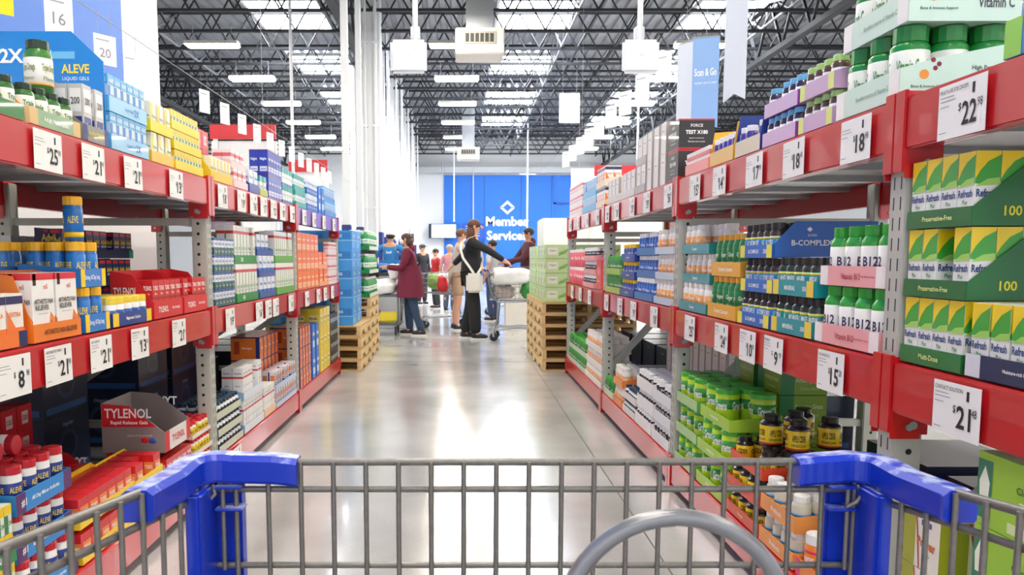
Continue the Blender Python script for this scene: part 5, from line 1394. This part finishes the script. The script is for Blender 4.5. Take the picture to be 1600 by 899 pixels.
def make_cart(name, label, x, y, rz, col=WIRE, handle='#1c3f9a', sc=1.0, basket=True):
    """front of the cart towards -Y"""
    t = empty(name, (x, y, 0), rz); tag(t, label, 'cart')
    t.scale = (sc, sc, sc)
    # basket: rear y=.42, front y=-.42
    def corner(fy, u, zz):      # u -1..1 lateral
        f = (fy + .42) / .84
        w = .21 + .06 * f
        lo = .62 - .04 * f if False else .60
        top = .93 + .05 * f
        z_ = lo + (top - lo) * zz
        return (u * (w - .04 * (1 - zz)), fy + (.04 * (1 - zz) if fy < 0 else 0), z_)
    mb = MB()
    for zz in (0, .25, .5, .75, 1):
        r = .006 if zz in (0, 1) else .004
        q = [corner(-.42, -1, zz), corner(-.42, 1, zz), corner(.42, 1, zz), corner(.42, -1, zz)]
        for i in range(4):
            mb.rod(q[i], q[(i + 1) % 4], r, col, 5)
    for i in range(15):
        fy = -.42 + .84 * i / 14
        for u in (-1, 1):
            mb.rod(corner(fy, u, 0), corner(fy, u, 1), .003, col, 4)
        mb.rod(corner(fy, -1, 0), corner(fy, 1, 0), .003, col, 4)
    for i in range(9):
        u = -1 + 2 * i / 8
        mb.rod(corner(-.42, u, 0), corner(-.42, u, 1), .003, col, 4); mb.rod(corner(.42, u, 0), corner(.42, u, 1), .003, col, 4)
    mb.build('wire_basket', t)
    mb = MB()
    for u in (-1, 1):
        mb.tube([(u * .24, .46, 1.0), (u * .25, .40, .70), (u * .25, .30, .55), (u * .24, .32, .24), (u * .23, .36, .155)], .012, col, 8)
        mb.tube([(u * .23, .36, .165), (u * .22, 0, .20), (u * .17, -.40, .165)], .012, col, 8)
        mb.tube([(u * .25, .30, .56), (u * .20, -.30, .585)], .010, col, 8)
    for fy, w in ((.3, .22), (0, .22), (-.3, .18)):
        mb.rod((-w, fy, .19), (w, fy, .19), .008, col, 6)
    for i in range(7):
        mb.rod((-.18 + i * .06, .33, .2), (-.15 + i * .05, -.35, .19), .004, col, 4)
    mb.build('chassis', t)
    mb = MB(); mb.tube([(-.25, .47, 1.0), (-.25, .5, 1.03), (0, .5, 1.03), (.25, .5, 1.03), (.25, .47, 1.0)], .014, M(handle, .4), 10); mb.build('handle', t)
    mb = MB()
    for i in range(9):
        mb.rod((-.2 + .05 * i, .38, .95), (-.2 + .05 * i, .22, .72), .003, col, 4)
    mb.rod((-.22, .22, .72), (.22, .22, .72), .005, col, 5); mb.rod((-.22, .38, .95), (.22, .38, .95), .005, col, 5)
    mb.build('child_seat', t)
    for wx, wy in ((-.23, .36), (.23, .36), (-.17, -.40), (.17, -.40)):
        wheel(t, wx, wy, .0615)
    return t
cartB = make_cart('shopping_cart', 'wire shopping cart full of white bags pushed by the woman in black', .84, 11.7, R(84))
make_cart('shopping_cart', 'loaded wire shopping cart crossing behind the burgundy coat', -.28, 14.0, R(-75))
make_cart('shopping_cart', 'wire shopping cart parked behind the blue T-shirt', -1.45, 16.2, R(60))
make_cart('shopping_cart', 'distant wire shopping cart beyond the counter end', .95, 16.8, R(110))

def bag(x, y, z, sx, sy, sz, col, label, seed=1, cat='bag', name='shopping_bag', txt=None):
    random.seed(seed)
    bm = bmesh.new(); bmesh.ops.create_icosphere(bm, subdivisions=3, radius=1)
    from mathutils import noise
    for v in bm.verts:
        c = v.co.copy(); n_ = noise.noise(c * 1.8 + Vector((seed * 3.1, 0, 0))) * .28 + noise.noise(c * 5 + Vector((0, seed, 0))) * .1
        m = max(abs(c.x), abs(c.y), abs(c.z)); c2 = c.lerp(c / m, .45) * (1 + n_)
        v.co = (c2.x * sx, c2.y * sy, max(-sz, c2.z * sz))
    mb = MB(); mb.add([v.co[:] for v in bm.verts], [tuple(v.index for v in f.verts) for f in bm.faces], M(col, .45, vary=.15, scale=8), True); bm.free()
    o = mb.build(name); o.location = (x, y, z + sz)
    tag(o, label, cat)
    if txt:
        m2 = MB(); m2.text(txt, (0, -sy * 1.25, 0), (1, 0, 0), (0, 0, 1), sx, sz * .4, WHITE, bold=.02); m2.build('print', o)
    return o
bag(.72, 11.6, .80, .30, .19, .13, '#f0eff0', 'white plastic bag heaped in the basket by the woman in black', 3)
bag(1.02, 11.55, .62, .17, .15, .13, '#2d8a3a', 'green shopping bag in the cart of the woman in black', 5)
bag(.62, 11.66, .615, .15, .15, .09, '#c9b8b0', 'beige bag low in the cart of the woman in black', 7)
bag(-.20, 14.0, .64, .24, .16, .15, '#d9dadf', 'white bag in the cart behind the burgundy coat', 9)
bag(-.48, 13.95, .66, .12, .14, .13, '#7fae4a', 'leafy green bag in the cart behind the burgundy coat', 11)
bag(-.33, 13.55, .62, .09, .08, .14, '#d02a34', 'red bag hanging low by the tan shorts', 12)
# flatbed cart by the burgundy coat
t = empty('flatbed_cart', (-1.31, 12.6, 0)); tag(t, 'grey flatbed cart loaded with bags beside the burgundy coat', 'cart')
mb = MB(); mb.box(-.42, .36, -.3, .3, .16, .20, M('#5a5d63', .5), .008); mb.build('deck', t)
mb = MB(); mb.tube([(.34, -.25, .2), (.40, -.25, .98), (.40, .25, .98), (.34, .25, .2)], .014, M('#8a8d92', .4, metal=.5), 8)
for z in (.45, .7): mb.rod((.36, -.25, z), (.36, .25, z), .008, M('#8a8d92', .4, metal=.5), 6)
mb.build('push_frame', t)
for wx in (-.34, .28):
    for wy in (-.24, .24): wheel(t, wx, wy, .0715, .07)
t2 = bag(-1.30, 12.55, .632, .30, .22, .12, '#eceef2', 'white bag heaped on the grey bin of the flatbed cart', 15)
mb = MB(); mb.box(-.40, .34, -.27, .27, .60, .63, M('#5f666e', .5), .008)
for ax in (-.38, .32):
    for ay in (-.25, .25): mb.box(ax - .012, ax + .012, ay - .012, ay + .012, .2, .60, M('#5f666e', .5))
mb.build('upper_platform', t)
mb = MB(); mb.box(-.13, .13, -.1, .1, 0, .2, M('#2b6fd6', .5), .02); mb.box(-.06, .06, -.103, -.1, .05, .15, WHITE); o = mb.build('blue_carton'); o.location = (-1.40, 12.45, 0.202); tag(o, 'bright blue carton on the lower deck of the flatbed cart', 'box')
mb = MB(); mb.box(-.16, .16, -.1, .1, 0, .16, M('#e6d23a', .5), .03); o = mb.build('yellow_sack'); o.location = (-1.15, 12.45, .202); o.rotation_euler = (0, 0, .1); tag(o, 'yellow sack on the lower deck of the flatbed cart', 'bag')
bag(-1.05, 12.55, .86, .10, .14, .12, '#f2f2f4', 'white plastic bag held up by the woman in the burgundy coat', 21)
bag(-1.45, 14.0, .95, .2, .15, .08, '#2c6cb8', 'blue bundle on the lane beside the blue T-shirt', 22)
mb = MB(); mb.box(-.5, .5, -.35, .35, 0, .94, M('#c8ccd2', .5), .01); mb.box(-.52, .52, -.37, .37, .9, .95, M('#3a3f4a', .4), .01)
o = mb.build('checkout_lane'); o.location = (-1.33, 13.95, 0); tag(o, 'grey checkout lane with dark belt before the blue T-shirt', 'counter')

# ------------------------------------------------------------------ the cart in front of the camera
cw = empty('shopping_cart', (0, 0, 0)); tag(cw, 'large wire shopping cart with blue corner bumpers filling the near view', 'cart')
CG = M('#7f7c78', .38, metal=.45, vary=.25, scale=160)
FY = .80                                        # front panel
xl, xr = -.264, .412                            # front corners
ztop = CAM_H - (727 - 403) / 1250 * FY          # top rail
mb = MB()
zr = [ztop, ztop - .0285, ztop - .109, ztop - .2, ztop - .3, ztop - .40]
for i, z in enumerate(zr):
    mb.rod((xl + .012, FY, z), (xr - .012, FY, z), .0034 if i else .004, CG, 10)
step = 51.8 / 1250 * FY
x = (362 - 722) / 1250 * FY
while x < xr - .005:
    mb.rod((x, FY - .0055, ztop + .001), (x, FY - .0055, zr[-1]), .0026, CG, 8)
    x += step
mb.build('front_wire_panel', cw)
TAP, RISE, LEN = .118, .086, .78
def side_pt(s_, t_, dz=0.0):
    xx = (xl if s_ < 0 else xr) + s_ * TAP * t_
    return Vector((xx, FY - .015 - t_, ztop - .004 + RISE * t_ + dz))
for s_ in (-1, 1):
    mb = MB()
    for k, dz in enumerate((0, -.0285, -.109, -.2, -.3, -.4)):
        mb.rod(side_pt(s_, 0, dz), side_pt(s_, LEN, dz), .0042 if k == 0 else .0034, CG, 10)
    for i in range(int(LEN / .0335)):
        a = side_pt(s_, .02 + i * .0335, .001); b = Vector((a.x - s_ * 0.0, a.y, zr[-1] + .05 * (i / 22)))
        off = Vector((-s_ * .0052, 0, 0))
        mb.rod(a + off, b + off, .0026, CG, 8)
    mb.build('side_wire_panel', cw)
# basket floor, rear gate, handle, chassis (mostly out of view)
mb = MB()
for i in range(16):
    xx = xl + .01 + (xr - xl - .02) * i / 15
    mb.rod((xx, FY, zr[-1]), (xx, .03, zr[-1] + .06), .0028, CG, 6)
for k in range(6):
    yy = FY - .14 * k
    mb.rod((xl, yy, zr[-1] + .06 * (FY - yy) / .77), (xr, yy, zr[-1] + .06 * (FY - yy) / .77), .0034, CG, 6)
mb.build('basket_floor', cw)
mb = MB()
for s_ in (-1, 1):
    a = side_pt(s_, LEN)
    mb.tube([a, a + Vector((0, -.06, .012)), Vector((a.x, a.y - .09, a.z - .03))], .012, CG, 10)
    mb.tube([Vector((a.x, a.y + .02, a.z - .03)), (a.x, a.y + .05, .58), (a.x * .96, .12, .3), (a.x * .94, .1, .15)], .012, CG, 10)
    mb.tube([(a.x * .94, .1, .16), (a.x * .8, .5, .19), (a.x * .66, .78, .16)], .012, CG, 10)
    mb.rod((a.x * .96, .1, .35), ((xl if s_ < 0 else xr), FY - .02, zr[-1]), .009, CG, 8)
mb.rod((side_pt(-1, LEN).x * .94, .12, .17), (side_pt(1, LEN).x * .94, .12, .17), .01, CG, 8)
mb.build('chassis', cw)
mb = MB(); a = side_pt(-1, LEN); b = side_pt(1, LEN)
mb.tube([Vector((a.x, a.y - .088, a.z - .03)), Vector((b.x, b.y - .088, b.z - .03))], .016, M('#1438b8', .35), 14); mb.build('handle', cw)
for wx, wy in ((-.34, .1), (.46, .1), (-.25, .76), (.36, .76)):
    wheel(cw, wx, wy, .0615)
# blue corner bumpers: chamfered box section swept round the corner, and the posts below
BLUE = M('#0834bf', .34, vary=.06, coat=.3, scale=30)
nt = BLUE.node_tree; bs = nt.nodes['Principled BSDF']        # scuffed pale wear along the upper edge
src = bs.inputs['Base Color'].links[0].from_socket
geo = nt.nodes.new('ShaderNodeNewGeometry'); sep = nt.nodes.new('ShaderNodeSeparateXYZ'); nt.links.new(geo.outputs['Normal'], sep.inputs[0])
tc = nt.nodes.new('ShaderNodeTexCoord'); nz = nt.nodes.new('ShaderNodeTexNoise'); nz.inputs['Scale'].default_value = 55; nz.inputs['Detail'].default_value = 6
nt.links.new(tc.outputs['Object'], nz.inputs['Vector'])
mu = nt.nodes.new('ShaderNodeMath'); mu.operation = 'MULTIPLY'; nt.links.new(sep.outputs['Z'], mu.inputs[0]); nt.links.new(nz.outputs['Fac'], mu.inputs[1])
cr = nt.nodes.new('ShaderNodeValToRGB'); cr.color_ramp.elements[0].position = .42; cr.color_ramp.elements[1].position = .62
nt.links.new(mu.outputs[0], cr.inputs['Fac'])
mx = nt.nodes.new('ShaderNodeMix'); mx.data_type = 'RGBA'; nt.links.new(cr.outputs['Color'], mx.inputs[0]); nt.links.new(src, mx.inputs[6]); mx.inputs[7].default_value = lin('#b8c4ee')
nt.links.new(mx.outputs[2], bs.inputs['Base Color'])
def sweep(path, sec, mat, mb):
    vs = []; fs = []; n = len(sec)
    for i, p in enumerate(path):
        p = Vector(p)
        if i == 0: tdir = Vector(path[1]) - p
        elif i == len(path) - 1: tdir = p - Vector(path[i - 1])
        else: tdir = (Vector(path[i + 1]) - p).normalized() + (p - Vector(path[i - 1])).normalized()
        tdir.z = 0; tdir.normalize()
        sd = Vector((tdir.y, -tdir.x, 0))
        for a, b in sec:
            vs.append(tuple(p + sd * a + Vector((0, 0, b))))
    for i in range(len(path) - 1):
        for k in range(n):
            l = (k + 1) % n
            fs.append((i * n + k, i * n + l, (i + 1) * n + l, (i + 1) * n + k))
    mb.add(vs, fs, mat)
    mb.add(vs[:n], [tuple(range(n - 1, -1, -1))], mat); mb.add(vs[-n:], [tuple(range(n))], mat)
for s_ in (-1, 1):
    cx = xl if s_ < 0 else xr
    endx = (461 - 722) / 1250 * FY if s_ < 0 else (1253 - 722) / 1250 * FY
    path = [(endx, FY, ztop + .0), (endx - s_ * -.004, FY, ztop + .001)]
    m_ = 6
    path = [(endx, FY, ztop - .001), (endx + s_ * .004, FY, ztop + .0), (endx + s_ * .025, FY, ztop + .002), (cx - s_ * .032, FY, ztop + .003)]
    for i in range(m_ + 1):
        a = (PI / 2) * i / m_
        path.append((cx - s_ * .022 + s_ * .030 * math.sin(a), FY - .028 + .028 * math.cos(a), ztop + .004))
    q0 = side_pt(s_, .05); q1 = side_pt(s_, .112); q2 = side_pt(s_, .118)
    path += [(q0.x + s_ * .003, q0.y, q0.z + .002), (q1.x + s_ * .002, q1.y, q1.z - .002), (q2.x + s_ * .001, q2.y, q2.z - .003)]
    if s_ > 0: path = path
    hs = .0085
    sec = [(-hs - .004, -.022), (-hs - .006, -.019), (-hs - .006, .001), (-hs, .006), (hs, .006), (hs + .006, .001), (hs + .006, -.019), (hs + .004, -.022)]
    if s_ < 0: sec = sec[::-1]
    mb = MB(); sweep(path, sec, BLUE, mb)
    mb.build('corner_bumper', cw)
    mb = MB()
    x0, x1 = sorted((cx + s_ * .002, cx - s_ * .036))
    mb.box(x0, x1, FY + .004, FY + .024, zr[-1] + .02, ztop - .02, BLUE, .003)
    x0, x1 = sorted((cx + s_ * .004, cx - s_ * .012))
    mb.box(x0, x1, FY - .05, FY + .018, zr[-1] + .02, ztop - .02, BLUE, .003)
    post = mb.build('corner_post', cw)
    mb = MB()
    for zz in (ztop - .023, ztop - .046):
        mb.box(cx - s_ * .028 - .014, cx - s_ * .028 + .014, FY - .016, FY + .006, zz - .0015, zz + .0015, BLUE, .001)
    mb.build('wire_clip', post)
    mb = MB()
    xx = cx - s_ * .022
    mb.tube([(xx, FY - .012, zr[2]), (xx, FY - .012, ztop - .022)], .0024, CG, 8)
    xh = cx - s_ * .012
    mb.tube([(xh + .0, FY - .010, ztop - .021), (xh + .003, FY - .014, ztop - .030), (xh - .004, FY - .018, ztop - .037), (xh - .012, FY - .016, ztop - .042)], .0022, CG, 8)
    mb.build('hook_wire', cw)
# blurred wire hoop close to the lens (child seat frame)
mb = MB(); HY = .40
cxh = (1068 - 722) / 1250 * HY; czh = CAM_H - (999 - 403) / 1250 * HY; rh = 181 / 1250 * HY
pts = [(cxh - rh * .96, HY + .0, czh - .16)] + [(cxh - rh * math.cos(a * PI / 20), HY, czh + rh * math.sin(a * PI / 20)) for a in range(21)] + [(cxh + rh * .96, HY, czh - .16)]
mb.tube(pts, .0046, M('#8b8c91', .32, metal=.5, vary=.1), 14)
mb.rod((side_pt(-1, .385).x, HY, czh - .16), (side_pt(1, .385).x, HY, czh - .16), .005, CG, 8)
mb.build('seat_hoop', cw)
print('OBJECTS', len(bpy.data.objects))
